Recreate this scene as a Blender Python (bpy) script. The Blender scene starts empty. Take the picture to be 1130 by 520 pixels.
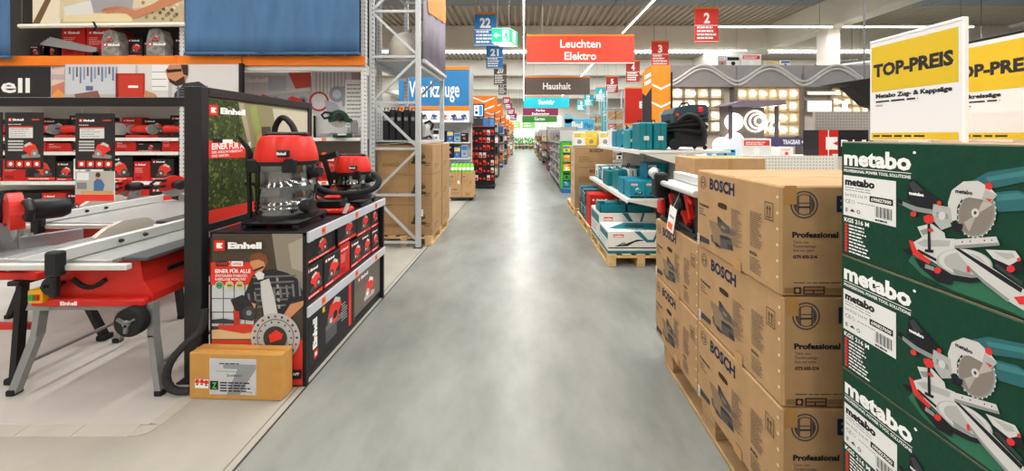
import bpy, bmesh, math, random
from mathutils import Vector, Matrix
random.seed(7)
R = math.radians
SC = bpy.context.scene
COL = SC.collection
# ------------------------------------------------------------------ camera, world, exposure
EYE = 1.58; FPX = 400.0; VX, VY = 578.0, 150.0          # eye height, focal length and vanishing point (1130x520 frame)
cam_d = bpy.data.cameras.new('camera'); cam = bpy.data.objects.new('camera', cam_d); COL.objects.link(cam)
cam_d.sensor_width = 36; cam_d.lens = FPX/1130*36
cam_d.shift_x = -(VX-565)/1130; cam_d.shift_y = -(260-VY)/1130
cam_d.clip_start = .05; cam_d.clip_end = 200
cam.location = (0, 0, EYE); cam.rotation_euler = (R(90), 0, 0)
SC.camera = cam
wd = bpy.data.worlds.new('world'); SC.world = wd; wd.use_nodes = True
wd.node_tree.nodes['Background'].inputs[0].default_value = (.8, .9, 1, 1)
wd.node_tree.nodes['Background'].inputs[1].default_value = 1.0
SC.view_settings.view_transform = 'Standard'; SC.view_settings.look = 'None'
SC.view_settings.gamma = 1; SC.view_settings.use_curve_mapping = False
SC.view_settings.exposure = 0.2
LAMP_W = 105.0        # power of one ceiling lamp module
SKY_E = 3.6           # daylight coming through the roof lights

# ------------------------------------------------------------------ helpers
def W(px, py, y): return Vector(((px-VX)*y/FPX, y, EYE-(py-VY)*y/FPX))
def onX(px, py, X):
    y = X*FPX/(px-VX); return y, EYE-(py-VY)*y/FPX
def lin(h):
    if isinstance(h, str):
        h = [int(h[i:i+2], 16)/255 for i in (0, 2, 4)]
    return [c/12.92 if c <= .04045 else ((c+.055)/1.055)**2.4 for c in h]
MATS = {}
def M(h, rough=.5, metal=0.0, emit=0.0, kind='plain', scale=8.0, amt=.12, alpha=1.0, spec=.28):
    key = (h, rough, metal, emit, kind, scale, amt, alpha, spec)
    if key in MATS: return MATS[key]
    m = bpy.data.materials.new('%s_%s' % (kind, h)); m.use_nodes = True
    nt = m.node_tree; N = nt.nodes; L = nt.links; b = N['Principled BSDF']
    c = lin(h)
    b.inputs['Base Color'].default_value = (*c, 1); b.inputs['Roughness'].default_value = rough
    b.inputs['Metallic'].default_value = metal; b.inputs['Specular IOR Level'].default_value = spec
    if emit:
        b.inputs['Emission Color'].default_value = (*c, 1); b.inputs['Emission Strength'].default_value = emit
    if alpha < 1: b.inputs['Alpha'].default_value = alpha
    if kind in ('noise', 'card', 'cloth', 'grain', 'perf'):
        tc = N.new('ShaderNodeTexCoord'); mp = N.new('ShaderNodeMapping'); L.new(tc.outputs['Object'], mp.inputs[0])
        no = N.new('ShaderNodeTexNoise'); no.inputs['Scale'].default_value = scale; no.inputs['Detail'].default_value = 5
        if kind == 'grain': mp.inputs['Scale'].default_value = (1, 1, 9)
        if kind == 'cloth': mp.inputs['Scale'].default_value = (3, 3, .6)
        L.new(mp.outputs[0], no.inputs['Vector'])
        rp = N.new('ShaderNodeValToRGB'); L.new(no.outputs['Fac'], rp.inputs[0])
        rp.color_ramp.elements[0].position = .3; rp.color_ramp.elements[1].position = .7
        rp.color_ramp.elements[0].color = (*[max(0, x*(1-amt)) for x in c], 1)
        rp.color_ramp.elements[1].color = (*[min(1, x*(1+amt)) for x in c], 1)
        col = rp.outputs[0]
        if kind == 'perf':       # punched holes of steel uprights and pegboard
            sp = N.new('ShaderNodeSeparateXYZ'); L.new(tc.outputs['Object'], sp.inputs[0])
            def saw(o):
                a = N.new('ShaderNodeMath'); a.operation = 'PINGPONG'; a.inputs[1].default_value = .5
                s = N.new('ShaderNodeMath'); s.operation = 'MULTIPLY'; s.inputs[1].default_value = scale
                L.new(o, s.inputs[0]); L.new(s.outputs[0], a.inputs[0]); return a.outputs[0]
            ad = N.new('ShaderNodeMath'); ad.operation = 'ADD'; L.new(sp.outputs[0], ad.inputs[0]); L.new(sp.outputs[1], ad.inputs[1])
            z = saw(sp.outputs[2]); x = saw(ad.outputs[0])
            mi = N.new('ShaderNodeMath'); mi.operation = 'MINIMUM'; L.new(z, mi.inputs[0]); L.new(x, mi.inputs[1])
            gt = N.new('ShaderNodeMath'); gt.operation = 'GREATER_THAN'; gt.inputs[1].default_value = .33; L.new(mi.outputs[0], gt.inputs[0])
            mx = N.new('ShaderNodeMix'); mx.data_type = 'RGBA'; L.new(gt.outputs[0], mx.inputs['Factor']); L.new(col, mx.inputs['A'])
            mx.inputs['B'].default_value = (*[x*.35 for x in c], 1); col = mx.outputs['Result']
        L.new(col, b.inputs['Base Color'])
        if kind in ('card', 'cloth', 'grain'):
            bp = N.new('ShaderNodeBump'); bp.inputs['Strength'].default_value = .25; bp.inputs['Distance'].default_value = .01
            L.new(no.outputs['Fac'], bp.inputs['Height']); L.new(bp.outputs[0], b.inputs['Normal'])
    MATS[key] = m; return m

class MB:
    """collects shapes, builds ONE mesh"""
    def __init__(s): s.v = []; s.f = []; s.m = []; s.ms = []
    def mi(s, m):
        if m not in s.ms: s.ms.append(m)
        return s.ms.index(m)
    def add(s, vs, fs, m):
        o = len(s.v); s.v += [tuple(v) for v in vs]; k = s.mi(m)
        for f in fs: s.f.append(tuple(i+o for i in f)); s.m.append(k)
        return s
    def box(s, x0, x1, y0, y1, z0, z1, m, c=0.0):
        if c <= 0:
            vs = [(x, y, z) for z in (z0, z1) for y in (y0, y1) for x in (x0, x1)]
            return s.add(vs, [(0, 2, 3, 1), (4, 5, 7, 6), (0, 1, 5, 4), (2, 6, 7, 3), (0, 4, 6, 2), (1, 3, 7, 5)], m)
        lo = (x0, y0, z0); hi = (x1, y1, z1); vs = []; ix = {}
        for sx in (0, 1):
            for sy in (0, 1):
                for sz in (0, 1):
                    sg = (sx, sy, sz)
                    for a in range(3):
                        ix[sg+(a,)] = len(vs)
                        vs.append([(hi[i] if sg[i] else lo[i]) + (0 if i == a else (-c if sg[i] else c)) for i in range(3)])
        fs = []
        def sg3(d): return (d[0], d[1], d[2])
        for a in range(3):
            b, e = (a+1) % 3, (a+2) % 3
            for q in (0, 1):
                fs.append([ix[sg3({a: q, b: i, e: j})+(a,)] for i, j in ((0, 0), (1, 0), (1, 1), (0, 1))])
                for r in (0, 1):
                    fs.append([ix[sg3({a: q, b: r, e: t})+(w,)] for t, w in ((0, a), (1, a), (1, b), (0, b))])
        for sx in (0, 1):
            for sy in (0, 1):
                for sz in (0, 1): fs.append([ix[(sx, sy, sz, a)] for a in range(3)])
        return s.add(vs, fs, m)
    def prism(s, pts, O, U, V, d, m):
        """polygon pts in the U,V plane at O, extruded by vector d"""
        O, U, V, d = Vector(O), Vector(U), Vector(V), Vector(d); n = len(pts)
        a = [O+U*p[0]+V*p[1] for p in pts]; b = [p+d for p in a]
        return s.add(a+b, [tuple(range(n)), tuple(range(2*n-1, n-1, -1))]+[(i, (i+1) % n, n+(i+1) % n, n+i) for i in range(n)], m)
    def tube(s, path, r, m, n=8, closed=False):
        P = [Vector(p) for p in path]; k = len(P); rs = r if isinstance(r, (list, tuple)) else [r]*k
        vs = []; up = None
        for i, p in enumerate(P):
            t = (P[(i+1) % k]-P[i-1]) if closed else (P[min(i+1, k-1)]-P[max(i-1, 0)])
            t.normalize()
            if up is None: up = Vector((0, 0, 1)) if abs(t.z) < .9 else Vector((1, 0, 0))
            a = t.cross(up).normalized(); up = a.cross(t).normalized()
            for j in range(n):
                w = 2*math.pi*j/n; vs.append(p+(a*math.cos(w)+up*math.sin(w))*rs[i])
        fs = [(i*n+j, i*n+(j+1) % n, (i+1) % k*n+(j+1) % n, (i+1) % k*n+j) for i in range(k if closed else k-1) for j in range(n)]
        if not closed: fs += [tuple(range(n)), tuple(range((k-1)*n, k*n))]
        return s.add(vs, fs, m)
    def lathe(s, prof, m, c=(0, 0, 0), n=24, axis='z', sx=1.0, sy=1.0):
        vs = []
        for r, h in prof:
            for j in range(n):
                w = 2*math.pi*j/n; x, y = r*math.cos(w)*sx, r*math.sin(w)*sy
                q = {'z': (x, y, h), 'x': (h, x, y), 'y': (x, h, y)}[axis]
                vs.append((q[0]+c[0], q[1]+c[1], q[2]+c[2]))
        k = len(prof)
        fs = [(i*n+j, i*n+(j+1) % n, (i+1)*n+(j+1) % n, (i+1)*n+j) for i in range(k-1) for j in range(n)]
        fs += [tuple(range(n)), tuple(range((k-1)*n, k*n))]
        return s.add(vs, fs, m)
    def beam(s, a, b, w, h, m, up=(0, 0, 1)):
        """rectangular bar from a to b"""
        a, b = Vector(a), Vector(b); t = (b-a).normalized(); u = Vector(up)
        if abs(t.dot(u)) > .95: u = Vector((0, 1, 0))
        x = t.cross(u).normalized()*w/2; y = x.cross(t).normalized()*h/2
        vs = [p+x*i+y*j for p in (a, b) for i, j in ((-1, -1), (1, -1), (1, 1), (-1, 1))]
        return s.add(vs, [(0, 3, 2, 1), (4, 5, 6, 7), (0, 1, 5, 4), (1, 2, 6, 5), (2, 3, 7, 6), (3, 0, 4, 7)], m)
    def build(s, name, parent=None, loc=(0, 0, 0), rz=0.0, smooth=None, fix=True):
        me = bpy.data.meshes.new(name); me.from_pydata(s.v, [], s.f)
        for m in s.ms: me.materials.append(m)
        me.polygons.foreach_set('material_index', s.m)
        if fix:
            bm = bmesh.new(); bm.from_mesh(me); bmesh.ops.recalc_face_normals(bm, faces=bm.faces); bm.to_mesh(me); bm.free()
        if smooth:
            me.shade_smooth(); me.set_sharp_from_angle(angle=R(smooth))
        me.update()
        o = bpy.data.objects.new(name, me); COL.objects.link(o); o.parent = parent; o.location = loc; o.rotation_euler = (0, 0, rz)
        return o
def T(o, label, cat, group=None):
    o['label'] = label; o['category'] = cat
    if group: o['group'] = group
    return o
def E(name, loc, label, cat, rz=0.0, group=None):
    o = bpy.data.objects.new(name, None); COL.objects.link(o); o.location = loc; o.rotation_euler = (0, 0, rz); o.empty_display_size = .1
    return T(o, label, cat, group)
def S(o): o['kind'] = 'structure'; return o
def kids(o): return KID.get(o.name, [])
KID = {}
def dup(o, loc=None, rz=None, label=None, group=None, parent=None, scale=None):
    c = o.copy(); COL.objects.link(c); c.parent = parent
    if loc is not None: c.location = loc
    if rz is not None: c.rotation_euler = (0, 0, rz)
    if scale is not None: c.scale = scale
    if label: c['label'] = label
    if group: c['group'] = group
    for ch in [x for x in ALLK(o)]: dup(ch, parent=c)
    return c
def ALLK(o): return list(o.children)
ORD = ['first', 'second', 'third', 'fourth', 'fifth', 'sixth', 'seventh', 'eighth', 'ninth', 'tenth', 'eleventh', 'twelfth', 'thirteenth', 'fourteenth', 'fifteenth', 'sixteenth']

# lettering: outlines of the built-in font as flat faces, cap height 1
TXT = {}
def glyphs(t, bold=.02):
    k = (t, bold)
    if k in TXT: return TXT[k]
    cu = bpy.data.curves.new('t', 'FONT'); cu.body = t; cu.size = 1; cu.offset = bold; cu.resolution_u = 2; cu.fill_mode = 'FRONT'
    ob = bpy.data.objects.new('t', cu); COL.objects.link(ob)
    me = bpy.data.meshes.new_from_object(ob)
    vs = [(v.co.x, v.co.y) for v in me.vertices]; fs = [tuple(p.vertices) for p in me.polygons]
    bpy.data.objects.remove(ob); bpy.data.curves.remove(cu); bpy.data.meshes.remove(me)
    if not vs: vs = [(0, 0)]; fs = []
    x0 = min(v[0] for v in vs); w = max(v[0] for v in vs)-x0
    ch = .71
    TXT[k] = ([((a-x0)/ch, b/ch) for a, b in vs], fs, w/ch); return TXT[k]
class Print:
    """flat print on a face: polygons and lettering laid over one another"""
    def __init__(s, tr=None): s.L = []; s.tr = tr
    def _p(s, pts): return [s.tr(*p) for p in pts] if s.tr else list(pts)
    def poly(s, pts, m): p = s._p(pts); s.L.append((p, [tuple(range(len(p)))], m)); return s
    def rect(s, a, b, c, d, m): return s.poly([(a, b), (c, b), (c, d), (a, d)], m)
    def disc(s, x, y, r, m, n=20, ry=None, rot=0.0):
        ry = ry or r; q = []
        for i in range(n):
            w = 2*math.pi*i/n; a, b = r*math.cos(w), ry*math.sin(w)
            q.append((x+a*math.cos(rot)-b*math.sin(rot), y+a*math.sin(rot)+b*math.cos(rot)))
        return s.poly(q, m)
    def ring(s, x, y, r, t, m, n=28):
        vs = [(x+q*math.cos(2*math.pi*i/n), y+q*math.sin(2*math.pi*i/n)) for q in (r, r-t) for i in range(n)]
        s.L.append((s._p(vs), [(i, (i+1) % n, n+(i+1) % n, n+i) for i in range(n)], m)); return s
    def text(s, t, x, y, h, m, w=None, bold=.02, mid=False, shear=0.0):
        g, fs, tw = glyphs(t, bold); k = (w/tw) if w else h
        if mid: x -= k*tw/2
        s.L.append((s._p([(x+a*k+b*h*shear, y+b*h) for a, b in g]), fs, m)); return s
    def lines(s, x, y, w, n, dy, h, m, seed=0):
        rr = random.Random(seed); vs = []; fs = []
        for i in range(n):
            a = x; e = x+w*rr.uniform(.6, 1)
            while a < e:
                q = min(e, a+w*rr.uniform(.08, .25)); k = len(vs); yy = y-i*dy
                vs += [(a, yy), (q, yy), (q, yy+h), (a, yy+h)]; fs.append((k, k+1, k+2, k+3)); a = q+w*.03
        s.L.append((s._p(vs), fs, m)); return s
    def build(s, name, parent, O, U, V, e0=.0004, de=.00012, base=None):
        if base: s.L.insert(0, ([(base[0], base[1]), (base[2], base[1]), (base[2], base[3]), (base[0], base[3])], [(0, 1, 2, 3)], base[4]))
        b = MB(); O, U, V = Vector(O), Vector(U), Vector(V); n = U.cross(V).normalized()
        for i, (p, fs, m) in enumerate(s.L): b.add([O+U*a+V*c+n*(e0+de*i) for a, c in p], fs, m)
        return b.build(name, parent, fix=False)
XP, YP, ZP = Vector((1, 0, 0)), Vector((0, 1, 0)), Vector((0, 0, 1))
# common colours
WHITE = M('ececea', .45); BLACK = M('1b1b1d', .45); DKG = M('3a3b3e', .5); MIDG = M('8d8f90', .5); LTG = M('c9cbca', .5)
RED = M('d9291c', .42); REDP = M('e2382b', .6); ORG = M('f07d1e', .55); INK = M('1c1f26', .7); NAVY = M('152642', .7)
STEEL = M('c4c6c8', .28, .9); DSTEEL = M('6b6e70', .4, .8); ALU = M('d7d8d6', .38, .35); RUB = M('1d1e20', .75)
CARD = M('b9946a', .85, kind='card', scale=14, amt=.08); CARDD = M('a17646', .85, kind='card', scale=14, amt=.08)
WOOD = M('cfae7c', .8, kind='grain', scale=6, amt=.22)
PWHITE = M('f2f2f0', .7); PBLACK = M('1e1d20', .6); PGREY = M('9a9a98', .7); PLG = M('c8c8c6', .7); TEAL = M('10757f', .5)
# ------------------------------------------------------------------ the building
CEIL = 7.48; BEAMB = 6.22
def concrete():
    m = bpy.data.materials.new('polished_concrete'); m.use_nodes = True; nt = m.node_tree; N = nt.nodes; L = nt.links; b = N['Principled BSDF']
    tc = N.new('ShaderNodeTexCoord')
    def noise(sc, det, st=(1, 1, 1)):
        mp = N.new('ShaderNodeMapping'); mp.inputs['Scale'].default_value = st; L.new(tc.outputs['Object'], mp.inputs[0])
        n = N.new('ShaderNodeTexNoise'); n.inputs['Scale'].default_value = sc; n.inputs['Detail'].default_value = det; n.inputs['Roughness'].default_value = .6
        L.new(mp.outputs[0], n.inputs['Vector']); return n.outputs['Fac']
    def ramp(f, a, ca, c, cb):
        r = N.new('ShaderNodeValToRGB'); L.new(f, r.inputs[0]); e = r.color_ramp.elements
        e[0].position = a; e[0].color = (*lin(ca), 1); e[1].position = c; e[1].color = (*lin(cb), 1); return r.outputs[0]
    a = ramp(noise(1.1, 9, (1, .45, 1)), .34, '62655f', .72, '8e908b')
    c = ramp(noise(3.2, 9, (1, .5, 1)), .35, '757875', .75, 'a2a39e')
    mx = N.new('ShaderNodeMix'); mx.data_type = 'RGBA'; mx.inputs['Factor'].default_value = .5; L.new(a, mx.inputs['A']); L.new(c, mx.inputs['B'])
    L.new(mx.outputs['Result'], b.inputs['Base Color'])
    r = N.new('ShaderNodeMapRange'); L.new(noise(1.3, 6), r.inputs['Value']); r.inputs['To Min'].default_value = .22; r.inputs['To Max'].default_value = .42
    L.new(r.outputs[0], b.inputs['Roughness']); b.inputs['Specular IOR Level'].default_value = .45
    bp = N.new('ShaderNodeBump'); bp.inputs['Strength'].default_value = .04; bp.inputs['Distance'].default_value = .02
    L.new(noise(2.2, 7), bp.inputs['Height']); L.new(bp.outputs[0], b.inputs['Normal'])
    return m
b = MB(); b.box(-16, 26, -9, 48, -.2, 0, concrete()); FLOOR = S(b.build('floor'))
TANF = M('a09c92', .5, kind='noise', scale=2.5, amt=.1)
b = MB(); b.box(-16, -1.375, -9, 48, -.01, .0015, TANF); b.build('side_floor', FLOOR)
b = MB(); b.box(-1.375, -1.363, -9, 48, -.01, .0018, M('3a3936', .6)); b.box(-1.42, -1.412, -9, 48, -.01, .0022, M('6f6c64', .6)); b.build('floor_joint', FLOOR)
# walls
WM = M('cfcac0', .8, kind='noise', scale=.6, amt=.04)
for nm, a in (('wall_left', (-16.3, -16, -9, 48)), ('wall_right', (26, 26.3, -9, 48)), ('wall_back', (-16.3, 26.3, -9.3, -9)), ('wall_far', (-16.3, 26.3, 48, 48.3))):
    b = MB(); b.box(a[0], a[1], a[2], a[3], 0, CEIL+.3, WM); S(b.build(nm))
# roof deck: trapezoid ribs running down the hall, with roof lights between the strips
DECK = M('b7ac9c', .6, kind='noise', scale=1.0, amt=.05)
def deck(y0, y1, b):
    p = .33; n = int(42/p); prof = []
    for i in range(n):
        x = -16+i*p
        prof += [(x, 0), (x+.13, 0), (x+.18, .11), (x+.28, .11)]
    prof.append((-16+n*p, 0))
    vs = [(x, y, CEIL+z) for y in (y0, y1) for x, z in prof]; k = len(prof)
    b.add(vs, [(i, i+1, k+i+1, k+i) for i in range(k-1)], DECK)
b = MB()
def roof(y):
    if 12.5 < y < 16.4: return CEIL-.052
    return CEIL if not any(a < y < c for a, c in SKYL) else CEIL+.098
SKYL = [(4.4, 8.0), (22.6, 26.2), (31.2, 34.8), (39.6, 43.2)]
yy = -9
for a, c in SKYL: deck(yy, a, b); yy = c
deck(yy, 48, b); CE = S(b.build('ceiling', fix=False))
for a, c in SKYL:
    q = MB(); n = 14; w = 42/n
    for i in range(n): q.box(-16+i*w+.04, -16+(i+1)*w-.04, a, c, CEIL+.1, CEIL+.14, M('eef4f8', .4, emit=SKY_E))
    q.build('skylight_panel', CE)
b = MB()
for i in range(21): b.box(-16+2*i+.02, -16+2*i+1.98, 12.6, 16.3, CEIL-.05, CEIL-.01, M('8b9298', .5))
b.build('closed_smoke_vent', CE)
BEAM = M('e3ddd1', .75, kind='noise', scale=.8, amt=.04)
n = 1
for y in (-6.4, 2.2, 10.8, 19.4, 28.0, 36.6, 45.2):
    b = MB(); b.box(-16, 26, y, y+.45, BEAMB+.05, CEIL+.02, BEAM, .03); S(b.build('trim_%d' % n)); n += 1
b = MB(); b.box(13.0, 13.7, -9, 48, BEAMB, CEIL+.02, BEAM, .04); S(b.build('trim_%d' % n)); n += 1
b = MB(); b.box(-15, -14.3, -9, 48, BEAMB, CEIL+.02, BEAM, .04); S(b.build('trim_%d' % n)); n += 1
for i, y in enumerate((15.6, 32.8, -1.6)):
    b = MB(); b.box(13.05, 13.65, y, y+.6, 0, BEAMB+.05, M('e4e0d8', .7), .04); b.box(13.0, 13.7, y-.05, y+.65, 0, .12, DKG, .02)
    S(b.build('trim_%d' % n)); n += 1
# lamp rows: slim trunking with a bright diffuser; every module carries its own light
def tube_lamp(x, y, lx, ly, label, pw, z=6.05):
    e = E('linear_ceiling_lamp', (x, y, z), label, 'lamp', group='linear ceiling lamps')
    b = MB(); b.box(-lx/2, lx/2, -ly/2, ly/2, .02, .09, M('e8e8e6', .4), .01); b.build('housing', e)
    b = MB(); b.box(-lx/2+.015, lx/2-.015, -ly/2+.02, ly/2-.02, -.015, .022, M('fffaf0', .4, emit=14.0), .008); b.build('diffuser', e)
    for s in (-.4, .4):
        b = MB(); b.tube([(lx*s if lx > ly else 0, ly*s if ly > lx else 0, .09), (lx*s if lx > ly else 0, ly*s if ly > lx else 0, roof(y)-z)], .006, DSTEEL, 5)
        b.build('suspension_wire', e)
    ld = bpy.data.lights.new('lamp_light', 'AREA'); ld.shape = 'RECTANGLE'; ld.size = lx; ld.size_y = ly; ld.energy = pw; ld.color = (1, .96, .9)
    lo = bpy.data.objects.new('lamp_light', ld); COL.objects.link(lo); lo.parent = e; lo.location = (0, 0, -.03)
ROWN = {-8.6: 'added unseen far left row', -4.3: 'added unseen row left of the aisle', 0.0: 'row above the aisle', 4.3: 'row right of the aisle', 8.6: 'added unseen far right row'}
for x in (-8.6, -4.3, 0.0, 4.3, 8.6):  # both outer rows and the left one are unseen, added for even light
    k = 0
    for y in (-6.5, -1.5, 3.5, 8.5, 13.5, 18.5, 23.5, 28.5, 33.5, 38.5, 43.5):
        if abs(x) > 8 and y > 8 or x < -1 and y > 10: continue
        tube_lamp(x, y, .065, 4.6, 'slim white ceiling lamp, %s in the %s' % (ORD[k], ROWN[x]), LAMP_W); k += 1
for k, (x, y, l) in enumerate(((10.0, 14.9, 5.4), (15.8, 14.9, 5.4), (9.0, 19.0, 5.4), (15.5, 19.0, 5.4), (18, 8, 5.4), (18, 3, 5.4))):
    tube_lamp(x, y, l, .09, 'slim white crosswise ceiling lamp at right, %s of its set' % ORD[k], LAMP_W)
# air duct on the right
b = MB(); d0, d1 = W(900, 76, 17.5), W(1140, 50, 14.0)
b.tube([d0, d1], .22, STEEL, 16); q = (d1-d0).normalized()*.04
for i in range(6):
    p = d0.lerp(d1, i/5); b.tube([p-q, p+q], .245, STEEL, 16)
for i in (.2, .8):
    p = d0.lerp(d1, i); b.tube([p, (p.x, p.y, CEIL-.052)], .01, DSTEEL, 5)
T(b.build('air_duct', smooth=40), 'round galvanised air duct slanting below the ceiling behind the price signs', 'duct')
# ------------------------------------------------------------------ pallets
def make_pallet(name, loc, label, w=.8, l=1.2, h=.144, wood=WOOD):
    e = E(name, loc, label, 'pallet')
    k = h/.144; t = .022*k
    for i in range(3):
        x = (0, w/2-.05, w-.1)[i]; b = MB(); b.box(x, x+.1, 0, l, 0, t, wood, .003); b.build('bottom_board', e)
    for i in range(3):
        for j in range(3):
            x = (0, w/2-.05, w-.1)[i]; y = (0, l/2-.07, l-.14)[j]
            b = MB(); b.box(x+.002, x+.098, y, y+.14, t, t+.078*k, wood, .004); b.build('block', e)
    for j in range(3):
        y = (0, l/2-.07, l-.14)[j]; b = MB(); b.box(0, w, y, y+.14, t+.078*k, 2*t+.078*k, wood, .003); b.build('stringer_board', e)
    n = 5; bw = .11
    for i in range(n):
        x = (w-bw)*i/(n-1); b = MB(); b.box(x, x+bw, 0, l, 2*t+.078*k, h, wood, .003); b.build('deck_board', e)
    return e
# ------------------------------------------------------------------ display floor on the left
b = MB(); MATW = M('b9b6b0', .55, kind='noise', scale=3, amt=.07); MATE = M('b0aba1', .55, kind='noise', scale=5, amt=.07)
b.box(-9, -2.04, 1.972, 4.95, 0, .012, MATW, .002); DF = T(b.build('display_mat'), 'pale vinyl display floor mat under the table saws', 'floor mat')
for i in range(7):
    x1 = -2.08-i*.3; b = MB(); b.prism([(0, 0), (.07, 0), (.07, .012), (0, .003)], (x1-.297, 1.9, 0), (0, 1, 0), (0, 0, 1), (.297, 0, 0), MATE); b.build('edge_strip', DF)
for i in range(9):
    y = 1.98+i*.3; b = MB(); b.prism([(0, 0), (.06, 0), (.06, .003), (0, .012)], (-2.04, y, 0), (1, 0, 0), (0, 0, 1), (0, .297, 0), MATE); b.build('edge_strip', DF)
b = MB(); b.prism([(0, 0), (.045, 0), (.085, .02), (.098, .05), (.098, .076), (.039, .07), (0, .07)], (-2.079, 1.9, 0), (1, 0, 0), (0, 1, 0), (0, 0, .007), MATE); b.build('edge_corner', DF)

# ------------------------------------------------------------------ brown saw cartons on the right
BX, BY, BH, BL, BW = .96, 1.35, .415, .65, .78
PAL1 = make_pallet('wooden_pallet', (.975, 1.32, 0), 'worn wooden pallet under the big brown cartons at lower right', h=.15, wood=M('a98a62', .85, kind='grain', scale=6, amt=.25))
def aisle_print():
    Z0 = .15+2*BH
    def tr(px, py):
        y, z = onX(px, py, BX); return (BY+BL-y, z-Z0)
    d = M('4c4a4c', .8); p = Print()
    c0 = tr(776.6, 201.5); p.ring(c0[0], c0[1], .034, .004, M('57493f', .8)); p.ring(c0[0], c0[1], .024, .004, M('57493f', .8))
    p.rect(c0[0]-.016, c0[1]-.02, c0[0]-.011, c0[1]+.02, d); p.rect(c0[0]+.011, c0[1]-.02, c0[0]+.016, c0[1]+.02, d); p.rect(c0[0]-.016, c0[1]-.003, c0[0]+.016, c0[1]+.003, d)
    a = tr(784, 208.5); q = tr(811.5, 215.5)
    p.text('BOSCH', a[0], a[1]+.001, .053, NAVY, w=q[0]-a[0], bold=.045)
    p.text('Professional', .028, .225, .016, INK, w=.1, bold=.03); p.lines(.028, .207, .07, 3, .014, .005, d, 3)
    # handle hole
    h = []
    for i in range(16):
        w = 2*math.pi*i/16; h.append((.255+.04*math.copysign(min(1, abs(math.cos(w))*1.3), math.cos(w)), .262+.014*math.sin(w)))
    p.poly(h, M('3b2c1c', .9))
    # line drawing of a table saw, traced on the carton face
    def t2(cx, cy): return tr(770+cx/5.2, 230+cy/5.2)
    def sh(pts, m): p.poly([t2(*k) for k in pts], m)
    g1, g2, g3 = M('8a7358', .8), M('55504e', .8), M('35353d', .8)
    sh([(70, 65), (110, 80), (225, 135), (225, 155), (160, 165), (75, 105)], g1)
    sh([(80, 150), (195, 170), (210, 245), (130, 225), (85, 190)], g2)
    sh([(80, 100), (130, 130), (135, 215), (95, 190)], g1)
    sh([(120, 45), (150, 75), (190, 110), (195, 150), (150, 140), (118, 95)], g2)
    sh([(118, 45), (130, 50), (150, 80), (120, 78)], g3); sh([(130, 150), (185, 165), (190, 185), (140, 175)], g3)
    sh([(95, 190), (120, 200), (140, 232), (110, 218)], g3); sh([(175, 200), (205, 215), (207, 240), (180, 232)], g3); sh([(140, 95), (165, 108), (165, 125), (140, 112)], g1)
    sh([(18, 152), (72, 180), (72, 208), (18, 186)], M('3f3d40', .8))
    p.lines(.33, .262, .085, 22, .0077, .0028, d, 5); p.lines(.47, .282, .085, 20, .0075, .0028, d, 6)
    p.text('BOSCH', .47, .105, .013, INK, w=.045, bold=.04); p.lines(.47, .09, .09, 8, .008, .003, d, 7)
    for i in range(6): p.disc(.636, .37-.06*i, .006, M('d8c8ac', .9), 7)
    # this-way-up mark
    x, y = .565, .272; fr = M('3d3a3a', .8)
    for r in ((x, y, x+.05, y+.003), (x, y+.067, x+.05, y+.07), (x, y, x+.003, y+.07), (x+.047, y, x+.05, y+.07), (x+.01, y+.01, x+.04, y+.014)): p.rect(*r, fr)
    for k in (.017, .033):
        p.rect(x+k-.002, y+.018, x+k+.002, y+.045, fr); p.poly([(x+k-.006, y+.043), (x+k+.006, y+.043), (x+k, y+.058)], fr)
    # tape folded over the edge, and crease of the lid
    tp = M('b58a55', .35)
    p.rect(.35, 0, .41, .045, tp); p.rect(.012, .012, .036, .07, M('d9d4c8', .7)); p.lines(.014, .055, .018, 4, .012, .005, d, 3)
    return p
def front_print():
    p = Print(); d = M('4a4643', .8); s = FPX/BY   # pixels per metre on this face
    def u(px): return (px-863)/s-.012
    def v(py): return EYE-(py-VY)/s-(.15+2*BH)
    cx, cy = .075, v(226)
    p.ring(cx, cy, .052, .006, d); p.ring(cx, cy, .04, .004, d)
    for k in (-1, 1): p.rect(cx+k*.022-.003, cy-.036, cx+k*.022+.003, cy+.036, d); p.poly([(cx+k*.038, cy), (cx+k*.026, cy-.03), (cx+k*.026, cy+.03)], d)
    p.rect(cx-.022, cy+.004, cx+.022, cy+.008, d); p.rect(cx-.022, cy-.012, cx+.022, cy-.006, NAVY)
    p.text('BOSCH', .195, cy-.024, .056, NAVY, w=.24, bold=.045)
    p.text('Professional', .03, v(262), .02, INK, w=.172, bold=.045)
    for i, t in enumerate(('Table saw', 'Tischkreissäge', 'Scie sur table')): p.text(t, .032, v(268.5)-i*.0155, .0105, d, bold=0)
    p.text('GTS 635-216', .032, v(285), .0115, INK, w=.09, bold=.04)
    p.lines(.035, .052, .18, 1, .01, .003, d, 2)
    p.rect(0, .015, .23, .035, M('8d6b45', .6)); p.rect(.035, .012, .062, .037, INK); p.disc(.0485, .0245, .008, M('b58a55', .8), 10)
    p.rect(.07, .01, .15, .04, INK)
    for r in ((.075, .027, .145, .036), (.075, .014, .105, .023), (.11, .014, .145, .023)): p.rect(*r, M('8d6b45', .8))
    p.rect(-.0, .345, .045, .415, M('b0834d', .4))
    return p
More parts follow.
